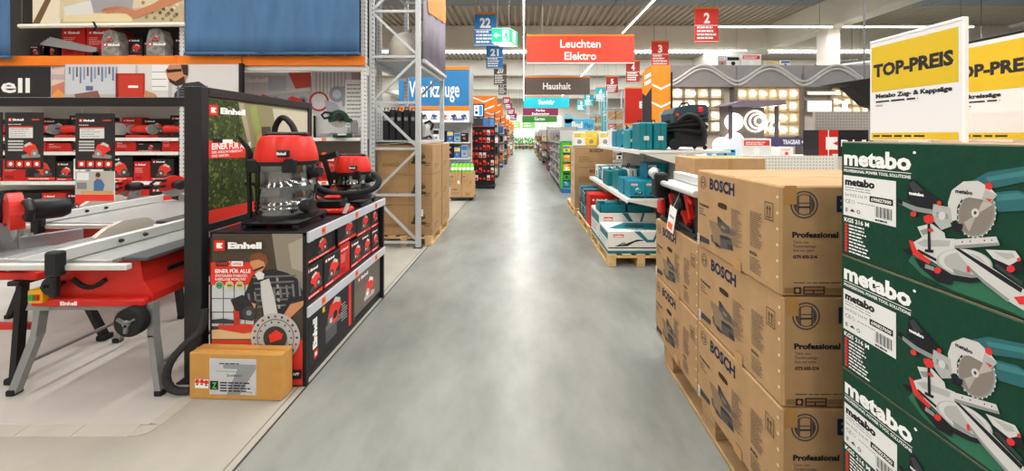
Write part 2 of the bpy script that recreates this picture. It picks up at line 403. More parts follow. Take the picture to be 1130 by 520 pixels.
def big_carton():
    bm_ = M('ae8b63', .85, kind='card', scale=10, amt=.07)
    b = MB(); b.box(0, BW, 0, BL, .002, BH-.002, bm_, .007)
    e = b.build('saw_carton')
    aisle_print().build('printed_side', e, (0, BL, 0), -YP, ZP, base=(.008, .008, BL-.008, BH-.008, bm_))
    front_print().build('printed_front', e, (.012, 0, 0), XP, ZP, base=(-.003, .008, BW-.02, BH-.008, bm_))
    b = MB(); b.box(.02, BW-.02, BL/2-.03, BL/2+.03, BH-.0035, BH-.0012, M('b98d57', .3)); b.build('packing_tape', e)
    b = MB(); b.box(.004, BW-.004, BL/2-.0015, BL/2+.0015, BH-.0025, BH-.0016, M('5d4326', .9)); b.build('lid_seam', e)
    return e
c0 = big_carton(); GC = 'big brown table saw cartons on the pallet'
lv = ['bottom', 'middle', 'top']; first = True
for col, (y, k) in enumerate(((BY, 3), (BY+BL+.004, 2))):
    for i in range(k):
        jx = (0, .004, -.003)[i]+col*.003
        o = c0 if first else dup(c0); first = False
        o.location = (BX+jx, y, .15+i*BH)
        T(o, ('big brown saw carton, %s of the near stack of three beside the green cartons' % lv[i]) if col == 0 else ('big brown saw carton, %s of the rear pair under the displayed black saw' % ('lower' if i == 0 else 'upper')), 'carton', GC)

# ------------------------------------------------------------------ green saw cartons on the right
MX, MY1, MH, ML, MW = 1.05, 1.2, .372, .74, .5
GREEN = M('0f3f2d', .42, kind='card', scale=30, amt=.05)
def green_print():
    Z0 = 1.562-MH
    def tr(px, py):
        y, z = onX(px, py, MX); return (MY1-y, z-Z0)
    p = Print(); w = PWHITE; g = M('adaeac', .6); g2 = M('8e908f', .6); g3 = M('cbcac7', .6); k = M('1b1c20', .6); rd = M('d8322e', .6); tl = M('2c6468', .6); tl2 = M('3d7d80', .6)
    p.text('metabo', .012, .297, .046, w, w=.206, bold=.042); p.disc(.226, .345, .004, w, 10)
    p.rect(.012, .287, .218, .289, w); p.text('PROFESSIONAL POWER TOOL SOLUTIONS', .012, .2735, .0085, w, w=.205, bold=.03)
    # delivery label
    p.rect(.01, .132, .178, .262, M('e4e4e2', .6)); p.text('metabo', .016, .232, .022, k, w=.1, bold=.06)
    p.lines(.016, .222, .14, 1, .008, .003, PGREY, 1); p.lines(.016, .214, .09, 1, .008, .003, PGREY, 2)
    p.text('Set KGS 216 M', .016, .196, .009, M('555555', .7), w=.075, bold=0)
    p.rect(.1, .19, .17, .208, k); p.text('690827000', .105, .194, .0095, w, w=.06, bold=.02)
    p.text('CE', .017, .173, .012, DKG, bold=0); p.ring(.045, .179, .006, .0015, PGREY, 12); p.lines(.06, .178, .08, 1, .006, .003, PGREY, 4)
    for i in range(14): p.rect(.118+i*.0036, .148, .118+i*.0036+(.001, .0022, .0015)[i % 3], .18, k)
    p.rect(.018, .144, .026, .157, PGREY); p.poly([(.034, .148), (.043, .157), (.052, .148)], k); p.ring(.064, .151, .006, .002, k, 10); p.lines(.118, .137, .045, 1, .01, .005, k, 9)
    p.text('KGS 216 M', .014, .112, .013, w, w=.085, bold=.03)
    for i in range(9):
        p.rect(.016, .098-i*.0105, .026, .106-i*.0105, rd)
    p.lines(.031, .1, .075, 9, .0105, .0045, w, 8)
    # the pictured mitre saw, traced on the carton face
    def t2(cx, cy):
        a, c = tr(990+cx/3.057, 180+cy/3.057); return (min(a, ML-.006), max(c, .006))
    def sh(pts, m): p.poly([t2(*q) for q in pts], m)
    def el(cx, cy, rx, ry, m, rot=0.0, n=28):
        q = []
        for i in range(n):
            a = 2*math.pi*i/n; x, y = rx*math.cos(a), ry*math.sin(a); q.append((cx+x*math.cos(rot)-y*math.sin(rot), cy+x*math.sin(rot)+y*math.cos(rot)))
        sh(q, m)
    sh([(40, 330), (90, 380), (190, 430), (380, 500), (470, 560), (470, 470), (300, 330), (60, 300)], M('2e6b50', .5))
    sh([(250, 62), (310, 30), (440, 10), (490, 18), (500, 45), (440, 62), (330, 85), (285, 75)], tl); sh([(300, 48), (440, 24), (490, 30), (440, 42), (310, 62)], tl2)
    sh([(325, 100), (410, 92), (455, 108), (470, 150), (420, 162), (345, 165), (325, 132)], tl); sh([(335, 108), (410, 100), (450, 115), (410, 122), (340, 128)], tl2)
    el(272, 172, 64, 80, g2, .25, 40); el(270, 172, 57, 73, M('857d74', .5), .25, 40); sh([(272, 172), (300, 110), (325, 140)], M('b5aea5', .5)); sh([(272, 172), (228, 200), (245, 232)], M('aaa49b', .5)); el(266, 168, 13, 15, g3); el(266, 168, 5, 6, DKG)
    for i in range(26):
        a = .25+2*math.pi*i/26; x, y = 64*math.cos(a), 80*math.sin(a); X = 272+x*math.cos(.25)-y*math.sin(.25); Y = 172+x*math.sin(.25)+y*math.cos(.25)
        el(X, Y, 3.4, 4, g3, 0, 6)
    sh([(180, 198), (175, 135), (188, 92), (228, 62), (278, 60), (318, 84), (342, 108), (322, 132), (284, 122), (248, 116), (220, 124), (206, 150), (206, 192)], g3)
    sh([(300, 88), (342, 108), (322, 132), (290, 122)], g); sh([(300, 72), (318, 64), (328, 80), (318, 92), (302, 86)], rd); sh([(300, 118), (325, 122), (318, 132)], rd)
    p.text('metabo', *t2(200, 100), .0095, k, w=.034, bold=.05)
    sh([(35, 122), (44, 58), (58, 54), (100, 92), (148, 124), (154, 160), (80, 150)], k); sh([(44, 70), (58, 60), (92, 92), (60, 100)], M('3a3c42', .6))
    p.text('metabo', *t2(45, 106), .0085, w, w=.036, bold=.05, shear=-.2)
    sh([(8, 124), (70, 148), (150, 162), (150, 178), (60, 162), (8, 136)], g2); sh([(6, 120), (22, 126), (22, 142), (6, 134)], k)
    sh([(126, 138), (184, 150), (192, 212), (154, 226), (122, 190)], g); sh([(135, 165), (175, 172), (180, 190), (138, 184)], g2); el(155, 178, 12, 14, g3); sh([(184, 200), (226, 206), (220, 236), (192, 230)], k)
    sh([(72, 215), (120, 204), (164, 236), (170, 262), (90, 254)], g3); sh([(80, 228), (118, 216), (130, 230), (92, 244)], g2)
    sh([(58, 268), (88, 250), (200, 256), (206, 282), (192, 294), (145, 345), (72, 300)], g3); sh([(70, 270), (95, 258), (185, 262), (180, 282), (90, 282)], g); sh([(75, 290), (150, 330), (146, 338), (70, 298)], k)
    el(232, 338, 96, 48, g, .12, 32); el(232, 334, 88, 42, g3, .12, 32); el(232, 336, 70, 34, g, .12, 28)
    sh([(140, 345), (190, 376), (260, 388), (320, 384), (326, 396), (250, 404), (190, 396), (150, 382)], k); sh([(190, 355), (260, 376), (300, 376), (260, 386), (200, 376)], g2)
    sh([(60, 318), (140, 352), (200, 382), (186, 412), (140, 402), (80, 350)], k); sh([(100, 340), (130, 352), (128, 364), (98, 354)], g2); sh([(20, 290), (45, 288), (62, 306), (40, 310)], k)
    sh([(44, 260), (58, 264), (70, 292), (118, 332), (112, 342), (58, 308)], rd)
    sh([(304, 292), (404, 296), (424, 324), (384, 346), (330, 322)], g3); sh([(330, 322), (384, 346), (424, 326), (440, 370), (384, 368), (345, 345)], k); sh([(330, 300), (395, 304), (405, 318), (375, 326)], g)
    sh([(194, 258), (340, 248), (352, 276), (200, 288)], g3); sh([(198, 278), (350, 268), (352, 278), (200, 290)], g2)
    for q in (225, 252, 300, 325): el(q, 266-(q-225)*.06, 2.5, 3, k, 0, 8)
    sh([(196, 288), (238, 298), (345, 366), (440, 430), (500, 490), (470, 520), (385, 468), (300, 402), (244, 345)], g3)
    sh([(196, 286), (214, 288), (360, 378), (430, 424), (424, 438), (345, 388)], k); sh([(244, 345), (300, 395), (385, 460), (380, 470), (296, 404), (240, 352)], g2)
    sh([(330, 345), (345, 340), (430, 400), (426, 412)], DKG)
    sh([(107, 190), (116, 190), (119, 296), (109, 296)], k); sh([(100, 290), (130, 294), (126, 304), (98, 300)], k)
    sh([(94, 180), (112, 174), (128, 180), (128, 200), (108, 206), (96, 196)], rd); el(60, 172, 10, 9, rd); el(147, 135, 8, 8, rd); el(117, 226, 8, 6, rd); el(142, 362, 12, 11, rd); el(390, 357, 14, 12, rd); sh([(400, 452), (440, 448), (455, 478), (420, 478)], rd); el(418, 326, 7, 7, rd); sh([(240, 350), (250, 348), (252, 370), (242, 368)], rd)
    return p
def green_carton():
    b = MB(); b.box(0, MW, 0, ML, .001, MH-.001, GREEN, .004); e = b.build('mitre_saw_carton')
    green_print().build('printed_side', e, (0, ML, 0), -YP, ZP, de=.00003)
    b = MB(); b.box(.003, MW-.003, .003, ML-.003, MH-.0022, MH-.0004, M('b5936a', .85)); b.build('board_edge', e)
    p = Print(); p.text('metabo', .06, .25, .07, PWHITE, w=.36, bold=.06); p.rect(.06, .23, .42, .234, PWHITE); p.build('printed_end', e, (MW, ML, 0), -XP, ZP)
    return e
make_pallet('wooden_pallet', (1.06, .44, 0), 'low wooden pallet under the green mitre saw cartons', w=.8, l=.8, h=.073)
g0 = green_carton()
for i in range(4):
    o = g0 if i == 0 else dup(g0)
    o.location = (MX+(0, .003, 0, 0)[i], MY1-ML, .074+i*MH)
    T(o, 'dark green mitre saw carton, %s of its stack of four' % ('bottom', 'second from the bottom', 'third from the bottom', 'topmost')[i], 'carton', 'green mitre saw cartons')
# price signs standing on the green stack
def price_sign(loc, label, l, h, txt, black):
    e = E('price_sign', loc, label, 'price sign')
    b = MB(); b.box(0, .006, -l, 0, .003, h, M('e9e9ea', .35), .001); b.build('sign_board', e)
    p = Print(); ye = M('dcb928', .5); k = M('26262a', .6)
    p.rect(.006, h*.5, l-.012, h*.955, ye); p.text('TOP-PREIS', l*.05, h*.655, h*.118, k, w=l*.86, bold=.05)
    p.text(txt[0], l*.08, h*.435, h*.04, k, w=l*txt[2], bold=.05); p.lines(l*.08, h*.39, l*.75, 1, .01, h*.016, k, 1); p.text(txt[1], l*.08, h*.35, h*.016, k, bold=.02)
    p.rect(.006, h*.025, l-.012, h*.085, ye); p.lines(l*.05, h*.045, l*.85, 1, .01, h*.018, k, 4)
    p.build('printed_face', e, (0, 0, 0), -YP, ZP)
    b = MB(); b.box(-.001, .008, -l, 0, h, h+.008, M('1a1a1a', .4) if black else M('f2f2f2', .3), .001)
    b.box(-.0012, .0072, -l-.003, -l+.004, 0, h+.006, M('f4f4f4', .3)); b.build('holder_frame', e)
    b = MB(); b.box(-.012, .018, -l*.72, -l*.4, 0, .006, M('dcdcdc', .3)); b.build('foot', e)
price_sign((1.1, 1.152, 1.563), 'white and yellow price sign nearest the aisle on the green cartons', .247, .308, ('Metabo Zug- & Kappsäge', 'STÜCK', .82), False)
price_sign((1.405, 1.21, 1.563), 'white and yellow price sign with black top edge at the right frame edge', .247, .308, ('Tischkreissäge', 'Bosch Professional', .5), True)

# ------------------------------------------------------------------ small yellow carton on the floor, left
b = MB(); b.box(-.285, .285, 0, .1, 0, .276, M('c08f4c', .8, kind='card', scale=12, amt=.06), .005)
o = b.build('shipping_carton', loc=(-1.725, 2.165, .002), rz=R(-2.2))
T(o, 'yellow-brown shipping carton with grey label on the floor before the poster', 'carton')
p = Print(); q = 1/6.5/184
def cu(cx): return (cx-80)/6.5/184-.0
def cv(cy): return (445-cy)/6.5/184
p.rect(cu(232), cv(408), cu(578), cv(150), M('bfc0c6', .6)); g = M('8e8f96', .6)
p.poly([(cu(335), cv(190)), (cu(576), cv(190)), (cu(576), cv(220)), (cu(455), cv(408)), (cu(360), cv(408)), (cu(440), cv(225)), (cu(335), cv(222))], g)
p.lines(cu(305), cv(190), cu(515)-cu(305), 1, .01, .006, INK, 3); p.rect(cu(280), cv(244), cu(520), cv(239), M('64b168', .6)); p.text('ZI-KR251', cu(358), cv(278), .012, INK, w=cu(468)-cu(358), bold=.02)
p.rect(cu(238), cv(375), cu(298), cv(312), M('17181a', .6)); p.text('Z', cu(252), cv(366), .036, M('5cc24e', .6), w=cu(286)-cu(252), bold=.03)
p.lines(cu(312), cv(328), cu(552)-cu(312), 4, .016, .008, INK, 6); p.rect(cu(505), cv(400), cu(560), cv(375), PWHITE)
for i in range(9): p.rect(cu(508+i*5.5), cv(397), cu(510.5+i*5.5), cv(379), INK)
p.rect(cu(128), cv(365), cu(228), cv(302), PWHITE)
for i, (x, y) in enumerate(((145, 318), (180, 318), (212, 322))): p.disc(cu(x), cv(y), .014, RED, 12); p.rect(cu(x-10), cv(y+26), cu(x+8), cv(y+18), INK)
p.build('printed_label', o, (-.285, 0, 0), XP, ZP)
b = MB(); b.box(-.283, .283, .042, .058, .275, .2775, M('b8803a', .4)); b.build('packing_tape', o)
# ------------------------------------------------------------------ retail boxes
def logo(p, x, y, h, word=True, wc=None):
    p.rect(x, y, x+h, y+h, RED)
    p.poly([(x+h*.22, y+h*.25), (x+h*.78, y+h*.25), (x+h*.78, y+h*.4), (x+h*.55, y+h*.5), (x+h*.78, y+h*.6), (x+h*.78, y+h*.75), (x+h*.22, y+h*.75)], PWHITE)
    if word: p.text('Einhell', x+h*1.3, y+h*.24, h*.56, wc or PWHITE, w=h*3.2, bold=.06)
def tool_blob(p, x, y, s, c1, c2, c3, seed=0):
    """small printed picture of a power tool"""
    r = random.Random(seed); f = 1 if r.random() < .6 else -1
    def q(pts, m): p.poly([(x+f*a*s, y+b*s) for a, b in pts], m)
    q([(-.5, -.35), (.45, -.4), (.5, -.25), (.1, -.15), (-.5, -.2)], c3)
    q([(-.4, -.05), (-.25, .3), (.05, .45), (.35, .3), (.45, .05), (.2, -.1), (.1, -.3), (-.15, -.32), (-.2, -.08)], c1)
    q([(-.1, .28), (.05, .45), (.35, .3), (.3, .18), (.05, .3)], c2)
    p.disc(x-f*.2*s, y-.15*s, .2*s, c3, 12); p.disc(x-f*.2*s, y-.15*s, .08*s, c2, 8)
PROTO = {}
STY = {'eb': '1f1d20', 'er': 'c4221b', 'eg': '6d655c', 'bn': 'c09663', 'mt': '13839c', 'mw': 'e4e4e0', 'bb': '1c4a86', 'wh': 'e6e6e4', 'ye': 'f0c21a', 'gn': '3f9a3a', 'or': 'ee7d22', 'gy': '9c9fa1', 'pk': '8a2d55', 'lb': '4ba8d0', 'mb': '17191c', 'dg': '1c5b3c', 'bl': '26629c', 'cr': 'd9cdb6'}
def pbox(st, w, h, d, seed=0):
    key = (st, round(w, 3), round(h, 3), round(d, 3), seed % 3)
    if key in PROTO: return dup(PROTO[key])
    c = STY[st]; m = M(c, .5) if st != 'bn' else CARD
    b = MB(); b.box(-w/2, w/2, 0, d, 0, h, m, min(.004, w*.03)); e = b.build('product_box')
    p = Print(); g = M('8f8f8f', .6); k = PBLACK; rs = random.Random(seed)
    if st == 'eb':
        logo(p, w*.08, h*.8, min(h*.12, w*.17)); tool_blob(p, w*.58, h*.46, min(w, h)*.72, REDP, PLG, M('4a4a4c', .6), seed)
        p.rect(0.003, h*.04, w-.003, h*.15, REDP); p.lines(w*.1, h*.075, w*.7, 1, .01, h*.03, PWHITE, seed)
    elif st == 'er':
        logo(p, w*.08, h*.78, min(h*.12, w*.16)); p.lines(w*.1, h*.66, w*.5, 5, h*.055, h*.02, M('e9b5ae', .6), seed); p.rect(w*.1, h*.1, w*.5, h*.25, M('9c1612', .6))
    elif st == 'eg':
        logo(p, w*.12, h*.76, min(h*.12, w*.1)); tool_blob(p, w*.55, h*.4, min(w, h)*.6, REDP, PWHITE, M('b9b6b2', .6), seed); p.rect(.003, .003, w-.003, h*.05, k)
    elif st == 'bn':
        p.rect(w*.08, h*.62, w*.3, h*.7, M('6e5636', .8)); p.lines(w*.1, h*.4, w*.35, 3, h*.08, h*.025, M('6e5636', .8), seed)
        p.rect(w*.66, h*.12, w*.86, h*.36, PWHITE if seed % 2 else M('a8814f', .8)); p.rect(w*.47, 0.002, w*.53, h-.002, M('b08550', .5))
    elif st in ('mt', 'mw'):
        p.rect(w*.08, h*.74, w*.5, h*.86, PWHITE if st == 'mt' else REDP); p.text('Makita' if st == 'mt' else 'makita', w*.1, h*.765, h*.07, REDP if st == 'mt' else PWHITE, w=w*.36, bold=.05)
        tool_blob(p, w*.55, h*.42, min(w, h)*.55, M('2a9aa6', .6) if st == 'mt' else TEAL, PWHITE, k, seed); p.rect(.003, h*.05, w-.003, h*.14, k if st == 'mt' else TEAL)
    elif st == 'mb':
        p.text('BOSCH', w*.1, h*.75, h*.1, PWHITE, w=w*.5, bold=.04); tool_blob(p, w*.5, h*.4, min(w, h)*.55, REDP, PGREY, DKG, seed)
    else:
        a = [PWHITE, k, REDP, M('f4d04c', .6), M('2f6fb3', .6), g]
        q = a[seed % 6]; q2 = a[(seed*5+2) % 6]
        p.rect(w*.06, h*.6, w*.94, h*.9, q); p.lines(w*.12, h*.76, w*.7, 2, h*.1, h*.05, q2, seed); p.disc(w*.5, h*.32, min(w, h)*.2, q2, 12); p.rect(.002, .002, w-.002, h*.08, q2)
    p.build('printed_front', e, (-w/2, 0, 0), XP, ZP, base=(.002, .002, w-.002, h-.002, m))
    PROTO[key] = e; return e
def place(st, w, h, d, loc, rz, label, group, seed=0, cat='box'):
    o = pbox(st, w, h, d, seed); o.location = loc; o.rotation_euler = (0, 0, rz); return T(o, label, cat, group)

# ------------------------------------------------------------------ black aisle display with the vacuums
DX0, DX1, DY0, DY1 = -1.975, -1.37, 2.28, 3.56
disp = E('display_shelf', (0, 0, 0), 'black low display shelf with poster front beside the aisle', 'display shelf')
BK = M('1d1c1f', .45)
b = MB(); b.box(DX0, DX1, DY0, DY0+.03, 0, .975, BK, .003); b.build('end_panel', disp)
b = MB(); b.box(DX0, DX1, DY1-.03, DY1, 0, .975, BK, .003); b.build('end_panel', disp)
b = MB(); b.box(DX0, DX0+.02, DY0+.03, DY1-.03, .06, .95, BK); b.build('back_panel', disp)
b = MB(); b.box(DX0, DX1-.03, DY0+.03, DY1-.03, 0, .06, BK); b.build('plinth', disp)
RAIL = M('b9bbc2', .4)
for z, nm in ((.95, 'top_shelf'), (.475, 'shelf')):
    b = MB(); b.box(DX0, DX1, DY0+.03 if z < .9 else DY0, DY1-.03 if z < .9 else DY1, z, z+.022, M('2a272b', .35), .002); s_ = b.build(nm, disp)
    b = MB(); b.box(DX1, DX1+.014, DY0+.005, DY1-.005, z-.045, z+.022, RAIL, .003); rl = b.build('price_rail', s_)
    for i, t in enumerate((.12, .5, .8)):
        p = Print(); y = DY0+(DY1-DY0)*t; p.rect(y, z-.034, y+.05, z+.012, M('f06a3a', .6)); p.text('%d' % (89+i*20), y+.006, z-.02, .018, INK, w=.03); p.build('price_tag', rl, (DX1+.014, 0, 0), YP, ZP)
b = MB(); b.box(DX0, DX0+.02, DY0+.002, DY0+.02, 0, .975, BK); b.build('edge_trim', disp)
# poster on the front end
def fx(px): return (px-VX)*DY0/FPX
def fz(py): return EYE-(py-VY)*DY0/FPX
def trf(px, py): return (fx(px), fz(py))
p = Print(trf); skin = M('c78d66', .7)
p.rect(234, 425, 334, 258, M('4a4036', .6)); p.poly([(300, 258), (334, 258), (334, 330), (318, 320), (306, 300)], M('8b8376', .6)); p.poly([(318, 270), (334, 262), (334, 300), (322, 296)], M('a59d8f', .6))
p.rect(234, 360, 280, 314, M('c3c9cc', .6))
for x in (246, 258, 270): p.rect(x, 360, x+1, 314, M('55565a', .6))
for y in (330, 345): p.rect(234, y, 280, y-1, M('55565a', .6))
p.poly([(234, 374), (234, 364), (300, 360), (318, 374)], M('dbb98c', .6)); p.rect(234, 425, 334, 375, M('d9392b', .6)); p.rect(234, 376, 300, 374.5, M('7a5a38', .6))
def c4(pts): return [(232+a/4, 300+c/4) for a, c in pts]
def c7(pts): return [(228+a/7.43, 255+c/7.43) for a, c in pts]
p.rect(233, 314.5, 280, 289.5, M('dd3a2c', .6)); p.poly([(280, 289.5), (288, 303), (280, 314.5)], M('dd3a2c', .6))
shirt = c4([(185, 20), (150, 105), (170, 132), (202, 142), (215, 112), (235, 200), (330, 200), (358, 132), (412, 126), (415, 100), (384, 30), (340, 4), (280, -12), (215, -5)])
p.poly(shirt, M('2b2a2d', .6))
for i in range(9):
    x = 165+i*28; p.poly(c4([(x, 95-i*6), (x+9, 95-i*6), (x+14, 130-i*3), (x+5, 130-i*3)]), M('77777a', .6))
for i in range(6):
    y = 20+i*26; p.poly(c4([(190+i*4, y), (380-i*9, y-8), (380-i*9, y), (190+i*4, y+8)]), M('6a6a6e', .6))
for i in range(5):
    y = 25+i*30; p.poly(c4([(292+i*2, y), (302+i*2, y), (304+i*2, y+16), (294+i*2, y+16)]), M('9b9b9d', .6))
p.poly(c4([(224, 42), (262, 28), (285, 110), (302, 195), (240, 195), (228, 110)]), M('c9c9c8', .6))
p.poly(c7([(362, 238), (380, 210), (470, 216), (484, 285), (450, 350), (400, 330), (364, 275)]), skin)
p.poly(c7([(354, 218), (380, 184), (440, 172), (496, 200), (510, 250), (490, 296), (474, 250), (430, 232), (366, 246)]), M('7b4b2c', .7))
p.poly(c7([(384, 318), (470, 284), (474, 300), (390, 334)]), M('2a2422', .5)); p.poly(c7([(398, 350), (440, 325), (478, 350), (470, 392), (425, 398)]), M('dadad7', .6))
p.poly(c4([(322, 196), (356, 142), (414, 126), (412, 148), (352, 206)]), skin); p.poly(c4([(165, 128), (205, 140), (200, 160), (180, 165)]), skin)
p.poly(c4([(92, 122), (145, 100), (182, 130), (204, 175), (190, 215), (130, 208), (104, 150)]), M('2a2a2d', .5)); p.poly(c4([(5, 210), (60, 205), (110, 212), (110, 228), (5, 226)]), M('3a3a3e', .5))
p.poly(c4([(38, 232), (100, 232), (150, 228), (205, 232), (210, 262), (150, 270), (42, 252)]), M('cc3a2d', .5)); p.poly(c4([(104, 170), (130, 172), (134, 234), (110, 234)]), M('b93328', .5)); p.disc(275.5, 345, 7.5, M('3c3c40', .4), 20); p.disc(275.5, 345, 3, M('8a8a8c', .4), 12)
p.rect(239, 293.5, 254, 288, INK); p.rect(254, 293.5, 269, 288, PWHITE); p.text('POWER', 240, 292.2, -3, REDP, w=12); p.text('CHANGE', 255.5, 292.2, -3, REDP, w=12); p.text('X', 251.2, 294, -6.2, REDP, w=6, bold=.05)
p.text('EINER FÜR ALLE', 238.5, 300.8, -4, PWHITE, w=39, bold=.03); p.text('STATIONÄRE STABILITÄT.', 238.5, 305.2, -2.6, PWHITE, w=36); p.text('KABELLOSE MOBILITÄT', 238.5, 309, -2.6, PWHITE, w=34)
for i, c in enumerate(('3f9d68', 'c9b76a', 'c9b76a')): p.disc(243+i*11.3, 314.5, 4.5, M('e9e6d8', .6), 16); p.disc(243+i*11.3, 314.5, 4, M(c, .6), 16); p.rect(240.5+i*11.3, 315.4, 245.5+i*11.3, 313.8, M('3c5a40', .6))
sv = M('b4b5b5', .4); dk = M('3c3836', .5)
p.disc(305, 372, 27, sv, 40); p.ring(305, 372, 20.5, .8, dk, 32)
rr = random.Random(4)
for i in range(20):
    a = 2*math.pi*i/20; p.disc(305+23.5*math.cos(a), 372+23.5*math.sin(a), 1.5, M('a8453a', .5) if i % 2 else dk, 6)
for i in range(14):
    a = 2*math.pi*i/14; p.disc(305+17.5*math.cos(a), 372+17.5*math.sin(a), 1.1, dk, 6)
p.disc(305, 372, 13, dk, 24); p.poly([(298, 369), (306, 363), (314, 368), (312, 373), (300, 377)], REDP); p.rect(322, 417, 334, 407, INK); p.text('APP', 324.5, 413, -3, PWHITE, w=7)
px0, pz0 = trf(238.3, 276.3); q = Print(); logo(q, px0, pz0, .066); p.L += q.L
p.build('poster', disp, (0, DY0, 0), XP, ZP)
# boxes in the display
GD = 'boxes in the black aisle display'
y = 2.335
for i, (st, w, h) in enumerate((('eb', .2, .225), ('eb', .225, .225), ('er', .155, .235), ('eb', .2, .215), ('eb', .19, .215), ('eb', .17, .215))):
    place(st, w, h, .3, (-1.405+.004*(i % 2), y+w/2, .498), R(90), ('red' if st == 'er' else 'small black')+' tool box in the lower row of the display, %s from the poster' % ORD[i], GD, i); y += w+.006
y = 2.34
for i, (st, w, h) in enumerate((('eb', .4, .175), ('eb', .3, .2), ('eb', .28, .205), ('eb', .17, .205))):
    z = .724 if i == 0 else (.736 if i == 1 else .716)
    place(st, w, min(h, .945-z), .28, (-1.425 if i == 0 else -1.41, y+w/2, z+.001), R(90), 'black tool box in the upper row of the display, %s from the poster' % ORD[i], GD, i+2); y += w+.008
b = MB(); b.box(-.31, .31, 0, .4, 0, .36, M('211f22', .5), .004); o = T(b.build('product_box', loc=(-1.395, 2.66, .062), rz=R(90)), 'large black box with upright lettering at the bottom of the display', 'box', GD)
p = Print(); p.rect(.0, .0, .62, .36, M('262427', .5)); p.rect(.06, .03, .105, .085, RED); p.rect(.07, .045, .095, .07, PWHITE)
g, fs, tw = glyphs('Einhell', .06); k = .2/tw; p.L.append(([(.105-bb*.045-.012, .1+aa*k) for aa, bb in g], fs, PWHITE))
tool_blob(p, .32, .22, .24, REDP, PLG, M('6a6a6c', .6), 1); p.disc(.33, .2, .05, REDP, 16); p.disc(.33, .2, .03, M('222222', .6), 12); p.rect(.2, .05, .35, .14, M('55555a', .6)); p.rect(.535, .0, .575, .36, REDP); p.rect(.16, .29, .19, .325, M('e3c327', .6)); p.lines(.42, .22, .09, 7, .02, .006, PLG, 3)
p.build('printed_front', o, (-.31, 0, 0), XP, ZP)
place('eg', .53, .365, .4, (-1.395, 3.25, .062), R(90), 'large taupe saw box at the bottom far end of the display', GD, 1)

# ------------------------------------------------------------------ framed banner and gantry behind the display
gf = E('banner_gantry', (-2.08, 2.28, .0125), 'black steel gantry with framed green garden banner behind the vacuums', 'banner')
def L_(b, n): return b.build(n, gf)
BXP = -2.02
FR = M('29272a', .4)
b = MB(); b.box(-.06, .05, 0, .06, .0, 1.88, FR, .004); L_(b, 'post')
b = MB(); b.box(-.06, .05, 1.14, 1.2, .0, 1.88, FR, .004); L_(b, 'post')
b = MB(); b.box(.02, .05, .06, 1.14, 1.82, 1.88, FR, .003); L_(b, 'top_rail')
b = MB(); b.box(.02, .05, .06, 1.14, .95, 1.0, FR, .003); L_(b, 'bottom_rail')
b = MB(); b.box(.02, .035, .06, 1.14, 1.0, 1.82, M('4d5a33', .6)); bn = L_(b, 'banner_board')
b = MB(); b.box(-.11, .09, .0, .2, 0, .012, FR, .003); L_(b, 'foot_plate')
b = MB(); b.box(-.2, .09, 1.1, 1.3, 0, .012, FR, .003); L_(b, 'foot_plate')
b = MB(); b.box(-2.9, -.06, .01, .05, 1.755, 1.812, M('232225', .4), .003); L_(b, 'cross_rail')
b = MB(); b.box(-2.96, -2.9, 0, .06, .0, 1.82, FR, .004); L_(b, 'post')
def trb(px, py):
    y, z = onX(px, py, -2.08+.035); return (y-2.28, z-.0125)
p = Print(); gA, gB, gC, gD = M('3d4a26', .7), M('6c7a3a', .7), M('8f9a58', .7), M('c3bba6', .7)
def hed(pts, m): p.poly([trb(*q) for q in pts], m)
# hedge: patches of leaf green, sky and sunlit path
rr = random.Random(3)
hed([(223, 108), (262, 113), (268, 165), (285, 242), (223, 252)], gA)
for i in range(700):
    cx = rr.uniform(225, 271); cy = rr.uniform(112, 240); a, z = trb(cx, cy); s_ = rr.uniform(.006, .017)
    p.poly([(max(.062, a-s_), z), (a, z+s_*1.2), (a+s_, z+s_*.2), (a, z-s_)], (gA, M('55632f', .7), M('6f7d40', .7), M('303b1c', .7), M('47542a', .7))[rr.randrange(5)])
hed([(262, 113), (345, 124), (345, 230), (292, 241), (280, 190)], M('a39a7e', .7)); hed([(300, 120), (345, 125), (345, 200), (312, 180)], gD); hed([(268, 114), (300, 119), (306, 170), (280, 172)], M('8a8462', .7)); hed([(275, 118), (282, 116), (290, 160), (284, 165)], gC)
hed([(268, 165), (290, 160), (310, 200), (300, 241), (284, 242)], M('55602f', .7)); hed([(283, 150), (290, 146), (295, 175), (287, 180)], M('c9935f', .7)); hed([(288, 140), (298, 140), (300, 190), (290, 185)], M('4a3c30', .7))
hed([(223, 234), (285, 221), (345, 209), (345, 229), (223, 253)], REDP)
hed([(229, 155), (270, 158), (270, 174), (229, 175)], REDP); hed([(234, 153), (256, 154), (256, 158), (234, 157.5)], INK); hed([(245, 154), (256, 154), (256, 158), (245, 158)], PWHITE)
a, z = trb(233, 165); e_, _ = trb(270, 165); p.text('EINER FÜR ALLE', a, z, .04, PWHITE, w=.34, bold=.03); p.text('DER AKKU IN WERKSTATT', a, z-.027, .016, PWHITE, w=.26); p.text('UND GARTEN.', a, z-.052, .016, PWHITE, w=.14)
a, z = trb(230, 127); q = Print(); logo(q, a, z, .068); p.L += q.L
p.build('banner_print', bn, (.035, 0, 0), YP, ZP, de=.000006, base=(.062, 1.002, 1.138, 1.818, M('6c6e4c', .7)))
